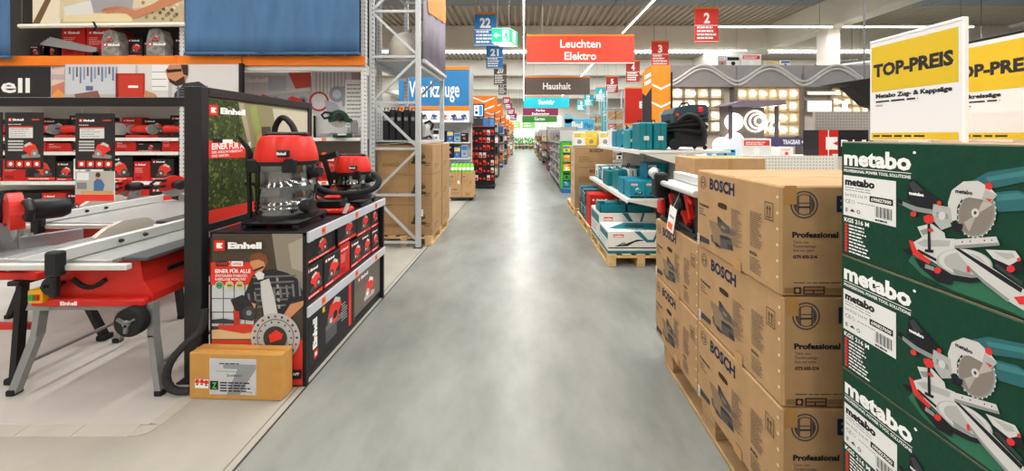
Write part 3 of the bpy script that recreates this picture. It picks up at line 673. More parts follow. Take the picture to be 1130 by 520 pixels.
# hanging info boards on the cross rail
def info_board(x0, x1, y1, y0, label, seed):
    yb = 2.25; X0 = (x0-VX)*yb/FPX; X1 = (x1-VX)*yb/FPX; Z0 = EYE-(y0-VY)*yb/FPX; Z1 = EYE-(y1-VY)*yb/FPX; w, h = X1-X0, Z1-Z0
    e = E('info_board', (X0, yb, Z0), label, 'info board')
    b = MB(); b.box(0, w, 0, .006, 0, h, M('2b292b', .45), .001); b.build('board', e)
    for t in (.15, .85):
        b = MB(); b.tube([(w*t, .004, h-.005), (w*t, .004, h+.02)], .0025, STEEL, 5); b.build('hanger', e)
    p = Print(); logo(p, w*.1, h*.84, h*.06); p.rect(w*.72, h*.86, w*.92, h*.885, REDP); p.lines(w*.1, h*.78, w*.35, 1, .01, .006, PLG, seed)
    p.rect(w*.12, h*.55, w*.75, h*.75, M('dcdcdc', .6)); p.rect(w*.12, h*.73, w*.75, h*.755, REDP); p.lines(w*.16, h*.7, w*.5, 4, h*.04, h*.012, MIDG, seed)
    for i in range(4): p.rect(w*.1, h*(.48-.052*i), w*.5, h*(.51-.052*i), PLG)
    tool_blob(p, w*.7, h*.33, w*.5, REDP, PLG, M('8a8a8a', .6), seed)
    for i in range(4): p.rect(w*(.08+.23*i), h*.04, w*(.27+.23*i), h*.15, REDP); p.disc(w*(.175+.23*i), h*.095, w*.05, PWHITE, 8)
    p.build('board_print', e, (0, 0, 0), XP, ZP)
info_board(5, 47, 124, 187, 'black hanging info board left, showing a mitre saw picture', 2)
info_board(83, 126, 125, 187, 'black hanging info board right, showing a table saw picture', 4)
info_board(-44, 2, 124, 187, 'black hanging info board cut by the left frame edge', 3)
def hang_card(x0, x1, y1, y0, yb, label):
    X0 = (x0-VX)*yb/FPX; Z0 = EYE-(y0-VY)*yb/FPX; w = (x1-x0)*yb/FPX; h = (y0-y1)*yb/FPX
    e = E('photo_card', (X0, yb, Z0), label, 'card'); b = MB(); b.box(0, w, 0, .005, 0, h, PWHITE); b.build('card', e)
    for t in (.1, .9):
        b = MB(); b.tube([(w*t, .0025, h-.003), (w*t, .0025, h+.012)], .002, STEEL, 5); b.build('hanger', e)
    p = Print(); p.rect(0, h*.22, w, h, M('b7b3ad', .6)); p.rect(0, 0, w, h*.22, REDP); p.rect(w*.05, h*.7, w*.35, h*.95, M('e3e3e3', .6)); p.rect(w*.15, h*.24, w*.95, h*.34, M('c99a62', .6))
    p.poly([(w*.48, h*.34), (w*.48, h*.65), (w*.56, h*.75), (w*.68, h*.72), (w*.76, h*.55), (w*.72, h*.34)], M('4c6c9e', .6)); p.disc(w*.58, h*.83, w*.07, skin, 10); p.disc(w*.59, h*.88, w*.065, M('4a3526', .6), 10); p.rect(w*.05, h*.4, w*.3, h*.62, M('7d8085', .6)); p.build('card_print', e, (0, 0, 0), XP, ZP)
hang_card(83, 126, 189, 222, 2.252, 'photo card of a man at a workbench below the right info board')

# ------------------------------------------------------------------ wet and dry vacuums on the display
def hosep(pts, r, m, parent, name, n=10):
    P = [Vector(p) for p in pts]; out = []
    for i in range(len(P)-1):
        a, b_, c, d = P[max(i-1, 0)], P[i], P[i+1], P[min(i+2, len(P)-1)]
        for j in range(5):
            t = j/5; out.append(.5*((2*b_)+(c-a)*t+(2*a-5*b_+4*c-d)*t*t+(3*b_-a-3*c+d)*t**3))
    out.append(P[-1]); rs = [r*(1+.06*(i % 2)) for i in range(len(out))]
    b = MB(); b.tube(out, rs, m, n); return b.build(name, parent, smooth=60)
HR = M('cf2a1f', .35)
def vacuum(loc, R0, H0, label, rz):
    e = E('wet_dry_vacuum', loc, label, 'vacuum', rz); k = R0/.19
    b = MB(); b.box(-.2*k, .2*k, -.2*k, .2*k, .03, .062, BLACK, .015); b.lathe([(R0*1.06, .05), (R0*1.08, .06), (R0*1.08, .085), (R0*1.0, .09)], BLACK); b.build('base', e, smooth=40)
    for sx in (-1, 1):
        for sy in (-1, 1):
            b = MB(); b.lathe([(.018, -.012), (.022, -.006), (.022, .006), (.018, .012)], RUB, (sx*.17*k, sy*.17*k, .022), 12, 'x'); b.build('castor', e)
    dm = M('808285', .12, 1.0)
    z0 = .088; prof = [(R0*.99, z0)]
    for f in (.12, .2, .55):
        z = z0+H0*f; prof += [(R0, z-.012), (R0*1.035, z-.004), (R0*1.035, z+.004), (R0, z+.012)]
    prof += [(R0, z0+H0-.01), (R0*1.02, z0+H0)]
    b = MB(); b.lathe(prof, dm, n=40); b.build('steel_drum', e, smooth=50)
    zt = z0+H0
    hd = MB(); n = 40; rings = [(1.05, 0), (1.07, .03), (1.05, .06), (.98, .12), (.9, .165), (.82, .19), (.6, .2)]
    hd.lathe([(R0*r, zt+h*k) for r, h in rings], HR, n=n); hdo = hd.build('head', e, smooth=35)
    b = MB(); b.lathe([(R0*1.075, zt-.012), (R0*1.085, zt), (R0*1.085, zt+.014), (R0*1.06, zt+.016)], BLACK, n=n); b.build('head_seal', hdo, smooth=40)
    b = MB(); zt2 = zt+.2*k
    b.box(-.15*k, .15*k, -.035*k, .035*k, zt2-.004, zt2+.024*k, BLACK, .01); b.build('carry_handle', hdo)
    b = MB(); b.box(.05*k, .13*k, -R0*1.03, -R0*.86, zt+.05*k, zt+.1*k, BLACK, .006); b.build('switch_plate', hdo)
    p = Print(); p.text('Einhell', .055*k, zt+.065*k, .018*k, PWHITE, w=.065*k, bold=.05); p.build('lettering', hdo, (0, -R0*1.035, 0), XP, ZP)
    for s_ in (-1, 1):
        b = MB(); b.box(s_*R0*.62-.045*k, s_*R0*.62+.045*k, -R0*.95, -R0*.72, zt-.06*k, zt+.035*k, BLACK, .008); b.build('latch', e)
    b = MB(); b.lathe([(.045*k, R0*.9), (.045*k, R0*1.12), (.036*k, R0*1.14), (.036*k, R0*1.32)], BLACK, (0, 0, zt-.07*k), 16, 'x'); b.build('hose_port', e, smooth=40)
    b = MB(); b.lathe([(.035*k, R0*.8), (.05*k, R0*1.0), (.05*k, R0*1.2), (.03*k, R0*1.22)], BLACK, (0, -.08*k, z0+.05), 16, 'x'); b.build('drain_cap', e, smooth=40)
    return e
v1 = vacuum((-1.632, 2.5, .974), .178, .335, 'large steel drum vacuum with red head on the near end of the display', 0)
Zd = .972
hosep([W(340, 178, 2.66)-v1.location, W(330, 158, 2.74)-v1.location, W(322, 138, 2.78)-v1.location, W(311, 130, 2.82)-v1.location, W(303, 145, 2.84)-v1.location, W(306, 175, 2.83)-v1.location], .021, RUB, v1, 'suction_hose')
b = MB(); q0 = W(276, 245, 2.44)-v1.location; q1 = W(274, 165, 2.44)-v1.location; b.tube([(q0.x, q0.y, .01), tuple(q1)], .014, BLACK, 10); b.tube([tuple(q1), tuple(q1+Vector((-.05, 0, .06)))], .012, BLACK, 8); b.build('floor_tube', v1)
hosep([W(262, 150, 2.42)-v1.location, W(266, 153, 2.42)-v1.location, W(275, 165, 2.44)-v1.location, W(281, 180, 2.46)-v1.location], .011, BLACK, v1, 'crank_handle')
b = MB(); b.tube([W(271, 203, 2.5)-v1.location, W(291, 203, 2.5)-v1.location], .012, BLACK, 8); b.build('tube_clip', v1)
b = MB(); b.box(q0.x-.03, q0.x+.05, q0.y-.05, q0.y+.1, .0, .03, BLACK, .008); b.build('floor_nozzle', v1)
v2 = vacuum((-1.52, 3.22, .974), .145, .19, 'smaller steel vacuum with red head at the far end of the display', 0)
v2o = v2.location
hosep([W(412, 192, 3.05)-v2o, W(418, 198, 3.0)-v2o, W(414, 207, 2.95)-v2o, W(396, 213, 2.9)-v2o, W(372, 214, 2.88)-v2o, W(354, 209, 2.9)-v2o, W(345, 200, 2.95)-v2o], .024, RUB, v2, 'suction_hose')
b = MB(); b.beam(W(352, 176, 3.1)-v2o, W(372, 170, 3.12)-v2o, .05, .05, BLACK); b.beam(W(358, 176, 3.1)-v2o, W(366, 204, 3.1)-v2o, .03, .03, BLACK); b.build('nozzle_rack', v2)
# cordless tool on the display
ct = E('battery_charger', (-1.5, 2.86, .974), 'red and black battery charger between the two vacuums', 'charger')
b = MB(); b.box(-.13, .13, -.08, .08, 0, .045, HR, .015); b.build('base', ct)
b = MB(); b.box(-.11, .09, -.06, .06, .045, .11, BLACK, .012); b.build('battery', ct)
b = MB(); b.box(-.06, .06, -.04, .04, .11, .14, HR, .012); b.build('battery_cap', ct)
b = MB(); b.prism([(0, 0), (.03, 0), (.06, .075), (.03, .075)], (.11, -.085, .012), XP, ZP, (0, .004, 0), M('d8d8d8', .5)); b.build('price_card', ct)
# black hose on the floor beside the gantry
hosep([(-2.03, 2.2, .03), (-2.1, 2.17, .06), (-2.13, 2.16, .14), (-2.1, 2.16, .24), (-2.05, 2.2, .32), (-1.995, 2.24, .38), (-1.99, 2.262, .5)], .021, M('2a2a2b', .6), None, 'floor_hose')
T(bpy.data.objects['floor_hose'], 'grey-black hose curving down to the floor beside the yellow-brown carton', 'hose')
# ------------------------------------------------------------------ table saws and mitre saws of the display area, left
GRYP = M('8f9193', .45, .2)
def table_saw(loc, label, col, rz=0.0, W_=.84, D_=.72, zt=.85, legs='grey', deco=True, extra=.0):
    """origin on the floor below the front left corner of the table; x to the right, y to the back"""
    e = E('table_saw', loc, label, 'table saw', rz); lm = GRYP if legs == 'grey' else BLACK
    top = M('b9bab8', .35, .5)
    b = MB(); b.box(.16, W_-.16, 0, D_, zt-.028, zt, top, .004); b.build('table_top', e)
    b = MB(); b.box(0, .155, .02, D_-.02, zt-.026, zt-.002, M('c3c4c2', .35, .5), .004)
    for i in range(3): b.box(.02+i*.04, .03+i*.04, .03, D_-.03, zt-.002, zt+.0005, M('8b8c8c', .4, .5))
    b.build('extension_table', e)
    b = MB(); b.box(W_-.155, W_+extra, .05, D_+.06, zt-.024, zt-.002, M('4a4c50', .45), .004); b.build('extension_table', e)
    b = MB(); b.prism([(.18, zt-.028), (W_-.1, zt-.028), (W_-.08, zt-.16), (W_-.02, zt-.24), (W_-.02, zt-.285), (.15, zt-.285), (.15, zt-.25), (.22, zt-.17)], (0, .1, 0), XP, ZP, (0, D_-.16, 0), col); bd = b.build('body', e)
    b = MB(); b.box(.16, W_-.03, .05, .1, zt-.3, zt-.255, col, .01); b.build('front_tray', bd)
    if deco:
        p = Print(); p.text('Einhell', .34, zt-.287, .022, PWHITE, w=.1, bold=.05); p.build('lettering', bd, (0, .05, 0), XP, ZP)
        b = MB(); b.tube([(.36+.2*t, .095, zt-.15-.05*math.sin(math.pi*t)) for t in [i/8 for i in range(9)]], .014, RUB, 6); b.build('tilt_slot', bd)
        b = MB(); b.box(W_-.105, W_-.075, .25, .5, zt-.16, zt-.13, BLACK, .006); b.build('push_stick', bd)
    b = MB(); b.box(.43, .475, -.04, D_+.05, zt+.004, zt+.072, ALU, .004); fe = b.build('rip_fence', e)
    for y in (.25, .4):
        b = MB(); b.lathe([(.012, 0), (.014, .006), (.008, .02)], BLACK, (.475, y, zt+.04), 8, 'x'); b.build('fence_knob', fe)
    b = MB(); b.box(.415, .495, -.085, -.035, zt-.07, zt+.07, BLACK, .01); b.box(.43, .47, -.075, -.045, zt-.19, zt-.07, BLACK, .006); b.build('fence_clamp', e)
    b = MB(); b.box(.02, W_-.02, -.05, -.015, zt-.045, zt-.012, ALU, .004); b.build('guide_rail', e)
    b = MB(); n = 30; pr = []
    for i in range(n*2):
        a = 2*math.pi*i/(n*2); r = .125 if i % 2 else .117; pr.append((r*math.cos(a), r*math.sin(a)))
    b.prism(pr, (.34, D_*.5, zt-.03), YP, ZP, (.003, 0, 0), STEEL); b.build('saw_blade', e)
    b = MB(); b.prism([(-.18, .07), (-.16, .03), (.14, .03), (.2, .08), (.14, .125), (-.02, .14), (-.12, .11)], (.325, D_*.55, zt), YP, ZP, (.035, 0, 0), M('c9bfb4', .2, alpha=.75)); b.build('blade_guard', e)
    b = MB(); b.box(.335, .345, D_*.5+.1, D_*.5+.22, zt-.02, zt+.09, DSTEEL); b.build('riving_knife', e)
    b = MB(); b.lathe([(.05, 0), (.058, .01), (.05, .02)], BLACK, (.3, .03, zt-.17), 16, 'y'); b.tube([(.3, .03, zt-.17), (.3, .1, zt-.17)], .012, BLACK, 8); b.tube([(.335, .03, zt-.15), (.335, -.03, zt-.15)], .01, BLACK, 8); b.build('hand_wheel', e)
    b = MB(); b.box(.17, .255, .03, .1, zt-.27, zt-.19, M('e8a81c', .45), .006); sw = b.build('switch_box', e)
    b = MB(); b.box(.185, .215, .022, .032, zt-.25, zt-.215, M('1f9a4a', .4), .003); b.build('start_button', sw)
    b = MB(); b.box(.22, .246, .022, .032, zt-.25, zt-.215, M('b81f1a', .4), .003); b.build('stop_button', sw)
    # stand
    b = MB(); b.beam((.12, .1, zt-.31), (W_, .1, zt-.31), .03, .045, lm); b.build('stand_rail', e)
    b = MB(); b.beam((.12, D_-.06, zt-.31), (W_, D_-.06, zt-.31), .03, .045, lm); b.build('stand_rail', e)
    for y in (.1, D_-.06):
        for x0, x1, x2 in ((.17, .14, -.0), (W_-.02, W_-.015, W_+.03)):
            b = MB(); b.beam((x0, y, zt-.29), (x1+.0, y, zt*.42), .035, .045, lm); b.beam((x1, y, zt*.42+.01), (x2, y, .012), .035, .045, lm)
            lg = b.build('leg', e); b = MB(); b.box(x2-.024, x2+.024, y-.026, y+.026, .0, .035, RUB, .005); b.build('foot', lg)
        b = MB(); b.prism([(.1, zt-.33), (.24, zt-.33), (.24, zt-.28), (.12, zt-.28)], (0, y-.025, 0), XP, ZP, (0, .003, 0), lm); b.build('corner_plate', e)
    b = MB(); b.beam((.05, .1, .18), (.05, D_-.06, .18), .018, .018, lm); b.build('brace', e)
    b = MB(); b.beam((W_+.01, .1, .18), (W_+.01, D_-.06, .18), .018, .018, lm); b.build('brace', e)
    if deco:
        for y in (.03, D_-.02):
            b = MB(); b.lathe([(.05, -.03), (.08, -.028), (.085, -.02), (.085, .02), (.08, .028), (.05, .03)], RUB, (W_-.07, y, zt-.37), 24, 'y'); w_ = b.build('wheel', e, smooth=40)
            b = MB()
            for i in range(3):
                a = 2*math.pi*i/3+.5; b.beam((W_-.07, y-.034, zt-.37), (W_-.07+.055*math.cos(a), y-.034, zt-.37+.055*math.sin(a)), .02, .012, M('6a6c6e', .5))
            b.lathe([(.02, -.04), (.02, -.03)], MIDG, (W_-.07, y, zt-.37), 12, 'y'); b.build('hub', w_)
    return e
ts = table_saw((-3.09, 2.1, .012), 'red table saw on grey bent legs, nearest the camera', M('c92a20', .4), 0, .86, .72)
table_saw((-4.42, 3.02, .012), 'red table saw on black legs behind the nearest one', M('bd2a22', .42), 0, 1.45, .9, legs='black', deco=False, extra=.05)
def mitre_saw(loc, label, c, rz=0.0, s=1.0, bag=True, c2=None):
    e = E('mitre_saw', loc, label, 'mitre saw', rz); e.scale = (s, s, s); c2 = c2 or M('9a9c9e', .4, .5)
    b = MB(); b.box(-.26, .26, -.13, .13, 0, .05, c, .012); b.build('base', e)
    b = MB(); b.lathe([(.15, .05), (.155, .06), (.15, .07)], c2, (0, -.03, 0), 28); b.box(-.05, .05, -.3, -.1, .03, .062, c2, .008); b.build('turntable', e, smooth=40)
    for sx in (-1, 1):
        b = MB(); b.box(min(sx*.03, sx*.27), max(sx*.03, sx*.27), .06, .085, .06, .14, c2, .005); b.build('fence', e)
        b = MB(); b.box(min(sx*.26, sx*.4), max(sx*.26, sx*.4), -.06, .05, .03, .055, ALU, .004); b.build('extension', e)
    b = MB(); b.box(-.05, .05, .1, .2, .05, .24, c2, .012); b.prism([(.16, .16), (.12, .28), (-.05, .36), (-.08, .32), (.06, .24)], (-.02, 0, 0), YP, ZP, (.05, 0, 0), c); b.build('arm', e)
    b = MB(); pr = [(.125*math.cos(2*math.pi*i/32), .125*math.sin(2*math.pi*i/32)) for i in range(32)]
    b.prism(pr, (-.004, -.06, .27), YP, ZP, (.004, 0, 0), STEEL); b.build('saw_blade', e)
    g = [(.14*math.cos(a), .14*math.sin(a)) for a in [R(-20+i*11) for i in range(21)]]+[(0, -.02)]
    b = MB(); b.prism(g, (-.025, -.06, .27), YP, ZP, (.05, 0, 0), c); b.build('blade_guard', e)
    b = MB(); b.lathe([(.045, .03), (.06, .05), (.06, .17), (.045, .2)], BLACK, (0, -.04, .3), 18, 'x'); b.build('motor', e, smooth=40)
    b = MB(); b.tube([(.03, -.14, .36), (.03, -.24, .37), (.03, -.28, .33), (.03, -.25, .28), (.03, -.15, .3)], .018, BLACK, 8); b.build('handle', e, smooth=50)
    if bag:
        b = MB(); b.prism([(.05, .26), (.07, .36), (.3, .33), (.32, .2), (.2, .18)], (-.1, 0, 0), YP, ZP, (.1, 0, 0), M('1d1d20', .8)); b.build('dust_bag', e)
    return e
def stand(loc, label, w, d, h, c, rz=0):
    e = E('tool_stand', loc, label, 'tool stand', rz)
    b = MB(); b.box(0, w, d*.2, d*.32, h-.05, h, c, .006); b.build('rail', e)
    b = MB(); b.box(0, w, d*.68, d*.8, h-.05, h, c, .006); b.build('rail', e)
    for x in (.12, w-.12):
        b = MB(); b.box(x-.04, x+.04, d*.15, d*.85, h-.08, h-.05, BLACK, .004); b.build('cross_plate', e)
        for y, q in ((d*.25, -.12), (d*.75, .12)):
            b = MB(); b.beam((x, y, h-.08), (x+(-.12 if x < w/2 else .12), y+q, .02), .04, .04, BLACK); lg = b.build('leg', e)
            b = MB(); b.box(x+(-.12 if x < w/2 else .12)-.035, x+(-.12 if x < w/2 else .12)+.035, y+q-.035, y+q+.035, 0, .04, RUB, .006); b.build('foot', lg)
    b = MB(); b.beam((.05, d*.25, h*.45), (w-.05, d*.25, h*.45), .035, .035, c); b.build('brace', e)
    return e
MR = M('cb2a20', .4)
stand((-4.75, 2.3, .012), 'red and black saw stand at the left frame edge', 1.52, .5, .66, MR)
mitre_saw((-3.6, 2.55, .673), 'red mitre saw on the stand at the left frame edge', MR, R(60), 1.25)
stand((-4.75, 3.98, .012), 'red and black saw stand farthest back, before the shelves', 1.5, .5, .74, MR)
mitre_saw((-4.0, 4.22, .753), 'red mitre saw with black dust bag, at the back before the shelves', MR, R(-30), .9)
mitre_saw((-4.62, 4.22, .753), 'red mitre saw at the back left, beside the dust-bag saw', MR, R(15), .8, False)
stand((-3.7, 3.0, .012), 'red saw stand between the two table saws', .02+.5, .02+.0, .0+.5, MR) if False else None

# ------------------------------------------------------------------ back shelving facing the camera, left
SY = 5.0
def sx_(px): return (px-VX)*SY/FPX
def sz_(py): return EYE-(py-VY)*SY/FPX
rk = E('back_rack', (0, SY, 0), 'tall white steel shelving with orange beam along the left back', 'shelving')
PF = M('d4d5d6', .45, kind='perf', scale=18, amt=.03)
XA, XB, XC = -9.2, -4.72, -2.215
for x in (XA, XB, XC):
    for y in (0, .52):
        b = MB(); b.box(x-.035, x+.035, y, y+.06, 0, 5.6, PF, .004); b.build('post', rk)
b = MB(); b.box(XA, XC, .56, .58, 0, 2.5, M('c9c8c4', .6)); b.build('back_panel', rk)
ORB = M('ee7f22', .5)
for a, c in ((XA, XB-.04), (XB-.035, -3.86), (-3.845, XC+.04)):
    b = MB(); b.box(a, c, -.045, -.012, sz_(73), sz_(62.5), ORB, .006); b.build('orange_beam', rk)
b = MB(); b.box(XA, XC, -.01, .04, sz_(78), sz_(73), M('d8d8d8', .45), .005); b.build('load_beam', rk)
SH = M('dcdcd8', .5)
SHZ = [1.555, 1.36, .95, .5, .1]
for z in SHZ:
    for a, c in ((XA+.04, XB-.04), (XB+.04, XC-.04)):
        if z == 1.36 and a > -5: c_ = -3.3
        else: c_ = c
        b = MB(); b.box(a, c_, .0, .55, z-.03, z, SH, .003); s_ = b.build('shelf', rk)
        b = MB(); b.box(a, c_, -.012, .0, z-.045, z+.0, M('e9e9e6', .4)); r_ = b.build('price_rail', s_)
        q = Print()
        for i in range(4): q.rect(a+.25+i*.55, z-.04, a+.31+i*.55, z-.004, M('f06a3a', .6) if i % 2 else PWHITE)
        q.build('price_tags', r_, (0, -.012, 0), XP, ZP, base=(a, z-.044, c_, z-.001, M('e9e9e6', .4)))
b = MB(); b.box(XA, XC, 0, .58, sz_(62.5)-.02, sz_(62.5)+.01, M('9a9a98', .6)); b.build('upper_deck', rk)
b = MB(); b.box(XA, XC, .0, .58, 4.5, 4.56, M('9a9a98', .6)); b.build('upper_deck', rk)
for z in (4.5,):
    b = MB(); b.box(XA, XC, -.03, 0, z-.05, z+.07, ORB, .006); b.build('orange_beam', rk)
# boxes on the shelves
def tool(loc, label, rz=0.0, k=0, s=1.0):
    """bench sander / grinder shown loose on a shelf"""
    e = E('bench_tool', loc, label, 'power tool', rz, 'loose red tools on the back shelves'); e.scale = (s, s, s)
    b = MB(); b.box(-.2, .2, -.09, .09, 0, .035, BLACK if k % 2 else MR, .01); b.build('base', e)
    b = MB(); b.lathe([(.05, -.16), (.065, -.14), (.065, .1), (.05, .13)], MR, (0, 0, .12), 16, 'x'); b.box(-.05, .05, -.05, .05, .03, .1, BLACK, .008); b.build('motor', e, smooth=40)
    if k % 3 == 0:
        b = MB(); b.lathe([(.1, .135), (.1, .155)], LTG, (0, 0, .12), 20, 'x'); b.build('sanding_disc', e)
        b = MB(); b.beam((-.2, -.02, .2), (.12, -.02, .27), .1, .05, BLACK); b.build('belt_arm', e)
    elif k % 3 == 1:
        for s_ in (-1, 1):
            b = MB(); b.lathe([(.075, -.012), (.075, .012)], MIDG, (s_*.18, 0, .12), 20, 'x'); b.build('grinding_wheel', e)
    else:
        b = MB(); b.beam((-.22, 0, .13), (.25, 0, .15), .07, .03, DKG); b.build('belt', e)
        b = MB(); b.box(-.03, .06, -.04, .04, .16, .24, BLACK, .01); b.build('handle', e)
    return e
GB = 'boxes on the back shelves'
rr = random.Random(11)
def fill(a, c, z, hmax, nm, sts, w0=.24, w1=.42, dy=.05):
    x = a; i = 0
    while x < c-.15:
        w = round(min(rr.choice((w0, (w0+w1)/2, w1)), c-x), 2)
        if w < .12: break
        st = sts[i % len(sts)]; h = round(hmax*rr.choice((.7, .82, .92)), 2)
        place(st, w-.012, h, .34, (x+w/2, SY+dy, z+.001), 0, '%s tool box on the %s, %s from the left' % ({'eb': 'black', 'er': 'red', 'eg': 'taupe', 'wh': 'white'}[st], nm, ORD[min(i, 15)]), GB, i)
        x += w; i += 1
fill(-7.6, -4.8, .95, .38, 'third back shelf of the left bay', ['eb', 'er', 'eb', 'eb', 'wh'])
fill(-4.66, -2.3, .95, .38, 'third back shelf of the right bay', ['eb', 'er', 'er', 'eb', 'eb', 'er'], .26, .4)
fill(-7.6, -4.8, .5, .4, 'fourth back shelf of the left bay', ['eb', 'eb', 'er'], .34, .44)
fill(-4.66, -2.3, .5, .4, 'fourth back shelf of the right bay', ['er', 'eb', 'eb'], .3, .4)
fill(-7.6, -4.8, 1.36, .17, 'second back shelf of the left bay', ['er', 'eb', 'er'], .3, .4)
fill(-4.66, -3.35, 1.36, .16, 'second back shelf of the right bay', ['eb', 'er', 'er', 'er'], .22, .34)
for i, px in enumerate((-4, 36, 72, 108, 146, 186)):
    tool((sx_(px), SY+.14, 1.557), 'loose red bench tool on the top back shelf, %s from the left' % ORD[i], R((10, -15, 20, 0, -10, 25)[i]), i, .95)
# green mitre saws on the right end of the back shelf
mitre_saw((sx_(372), SY+.17, 1.557), 'dark green mitre saw on the back shelf below the right poster', M('1d4a38', .45), R(-65), .95, False)
mitre_saw((sx_(352)-.03, SY+.2, .952+.38), 'dark green mitre saw under the shelf, half hidden by vacuums', M('1d4a38', .45), R(-20), .45, False)if False else None
# storage level above the orange beam
Zs = sz_(62.5)+.011
GU = 'stored goods above the orange beam'
for i, (a, c, h, st) in enumerate(((20, 31, 14, 'eb'), (33, 52, 14, 'eb'), (56, 82, 34, 'er'), (84, 112, 34, 'er'), (130, 147, 22, 'eb'), (149, 160, 18, 'eb'), (183, 203, 22, 'eb'))):
    w = round((c-a)/80, 2); place(st, w, round(h/80, 2), .3, (sx_((a+c)/2), SY+.12, Zs), 0, '%s box stored above the orange beam, %s from the left' % ('red' if st == 'er' else 'black', ORD[i]), GU, i)
for i in range(5):
    b = MB(); b.beam((sx_(44)+i*.03, SY+.02, Zs+.17+.02*i), (sx_(103), SY+.05, Zs+.06+.012*i), .03, .03, M('9a9c9e', .45, .4)); b.box(sx_(46), sx_(46)+.05, SY+.02, SY+.05, Zs, Zs+.17, MIDG); b.box(sx_(100), sx_(100)+.05, SY+.02, SY+.06, Zs, Zs+.06, MIDG)
    if i == 0: st0 = b.build('folded_stand')
    else:
        o = b.build('rail', st0)
T(st0, 'folded grey metal stand lying above the orange beam', 'stand')
for i, (px, w, h) in enumerate(((122, .24, .36), (172, .25, .38))):
    b = MB(); n = 8; vs = []
    b.prism([(-w/2, 0), (w/2, 0), (w*.52, h*.6), (w*.3, h*.95), (0, h), (-w*.35, h*.93), (-w*.5, h*.55)], (0, 0, 0), XP, ZP, (0, .12, 0), M('8c8a88', .15, kind='noise', scale=14, amt=.5)); o = b.build('wrapped_tool', loc=(sx_(px), SY-.005, Zs))
    T(o, 'plastic wrapped tool above the orange beam, %s from the left' % ORD[i], 'tool', GU)
    p = Print(); logo(p, -w*.4, h*.35, h*.14); tool_blob(p, 0, h*.62, w*.4, REDP, PLG, DKG, i); p.build('printed_label', o, (0, 0, 0), XP, ZP)
b = MB(); b.box(XA, XC, .54, .57, sz_(62.5)+.01, 4.5, M('4a4440', .7)); b.build('rear_panel', rk)  # added dark sheet hiding the light wall behind the stored goods
x = -7.1; i = 0
while x < -2.5:
    w = (.3, .36, .26, .4)[i % 4]
    if x < XB+.05 and x+w > XB-.05: x = XB+.06
    place(('eb', 'eb', 'er', 'eb')[i % 4], w, (.3, .26, .36, .22)[(i*3) % 4], .1, (x+w/2, SY+.43, Zs), 0, 'box at the back of the level above the orange beam, %s from the left' % ORD[i], GU, i); x += w+.01; i += 1
    if i > 13 or x > -2.75: break
x = -7.5
for i in range(12):
    w = (.3, .4, .34, .42)[i % 4]
    if x < XB+.05 and x+w > XB-.05: x = XB+.06
    if x+w > -3.0: break
    place(('er', 'eb', 'eb', 'er')[i % 4], w, (.3, .24, .33, .28)[(i*3) % 4], .12, (x+w/2, SY+.41, 1.556), 0, 'box behind the loose tools on the top back shelf, %s from the left' % ORD[i], GB, i); x += w+.01
# posters
def poster(x0, x1, y1, y0, label, fn, nm='poster', yb=SY-.05, frame=None):
    X0 = (x0-VX)*yb/FPX; X1 = (x1-VX)*yb/FPX; Z0 = EYE-(y0-VY)*yb/FPX; Z1 = EYE-(y1-VY)*yb/FPX
    b = MB(); b.box(X0, X1, yb+.001, yb+.02, Z0, Z1, M('e4e2df', .5), .002); o = T(b.build(nm), label, 'poster')
    p = Print(lambda px, py: ((px-VX)*yb/FPX, EYE-(py-VY)*yb/FPX)); fn(p); p.build('poster_print', o, (0, yb, 0), XP, ZP, de=.0002)
    if frame:
        b = MB()
        b.box(X1-.03, X1+.02, yb-.02, yb+.02, Z0, Z1+.01, BLACK); b.build('frame_edge', o)
    return o
def f1(p):
    p.rect(-130, 110, 56, 73.5, M('2a272a', .5)); p.text('Einhell', -62, 102, -16, PWHITE, w=95, bold=.02); p.rect(-95, 104, -70, 84, RED)
poster(-130, 56, 73.5, 110, 'dark board with large white lettering cut by the left frame edge', f1, 'brand_board')
def f2(p):
    p.rect(57, 110, 71, 76, M('d9c1b2', .6)); p.poly([(57, 95), (71, 90), (71, 110), (57, 110)], M('c87c6a', .6)); p.poly([(57, 106), (64, 98), (71, 104), (71, 110), (57, 110)], M('e79a4a', .6)); p.rect(57, 88, 71, 82, M('b9a6b0', .6))
poster(57, 71, 76, 110, 'narrow warm-toned photo card beside the dark lettering board', f2, 'photo_card')
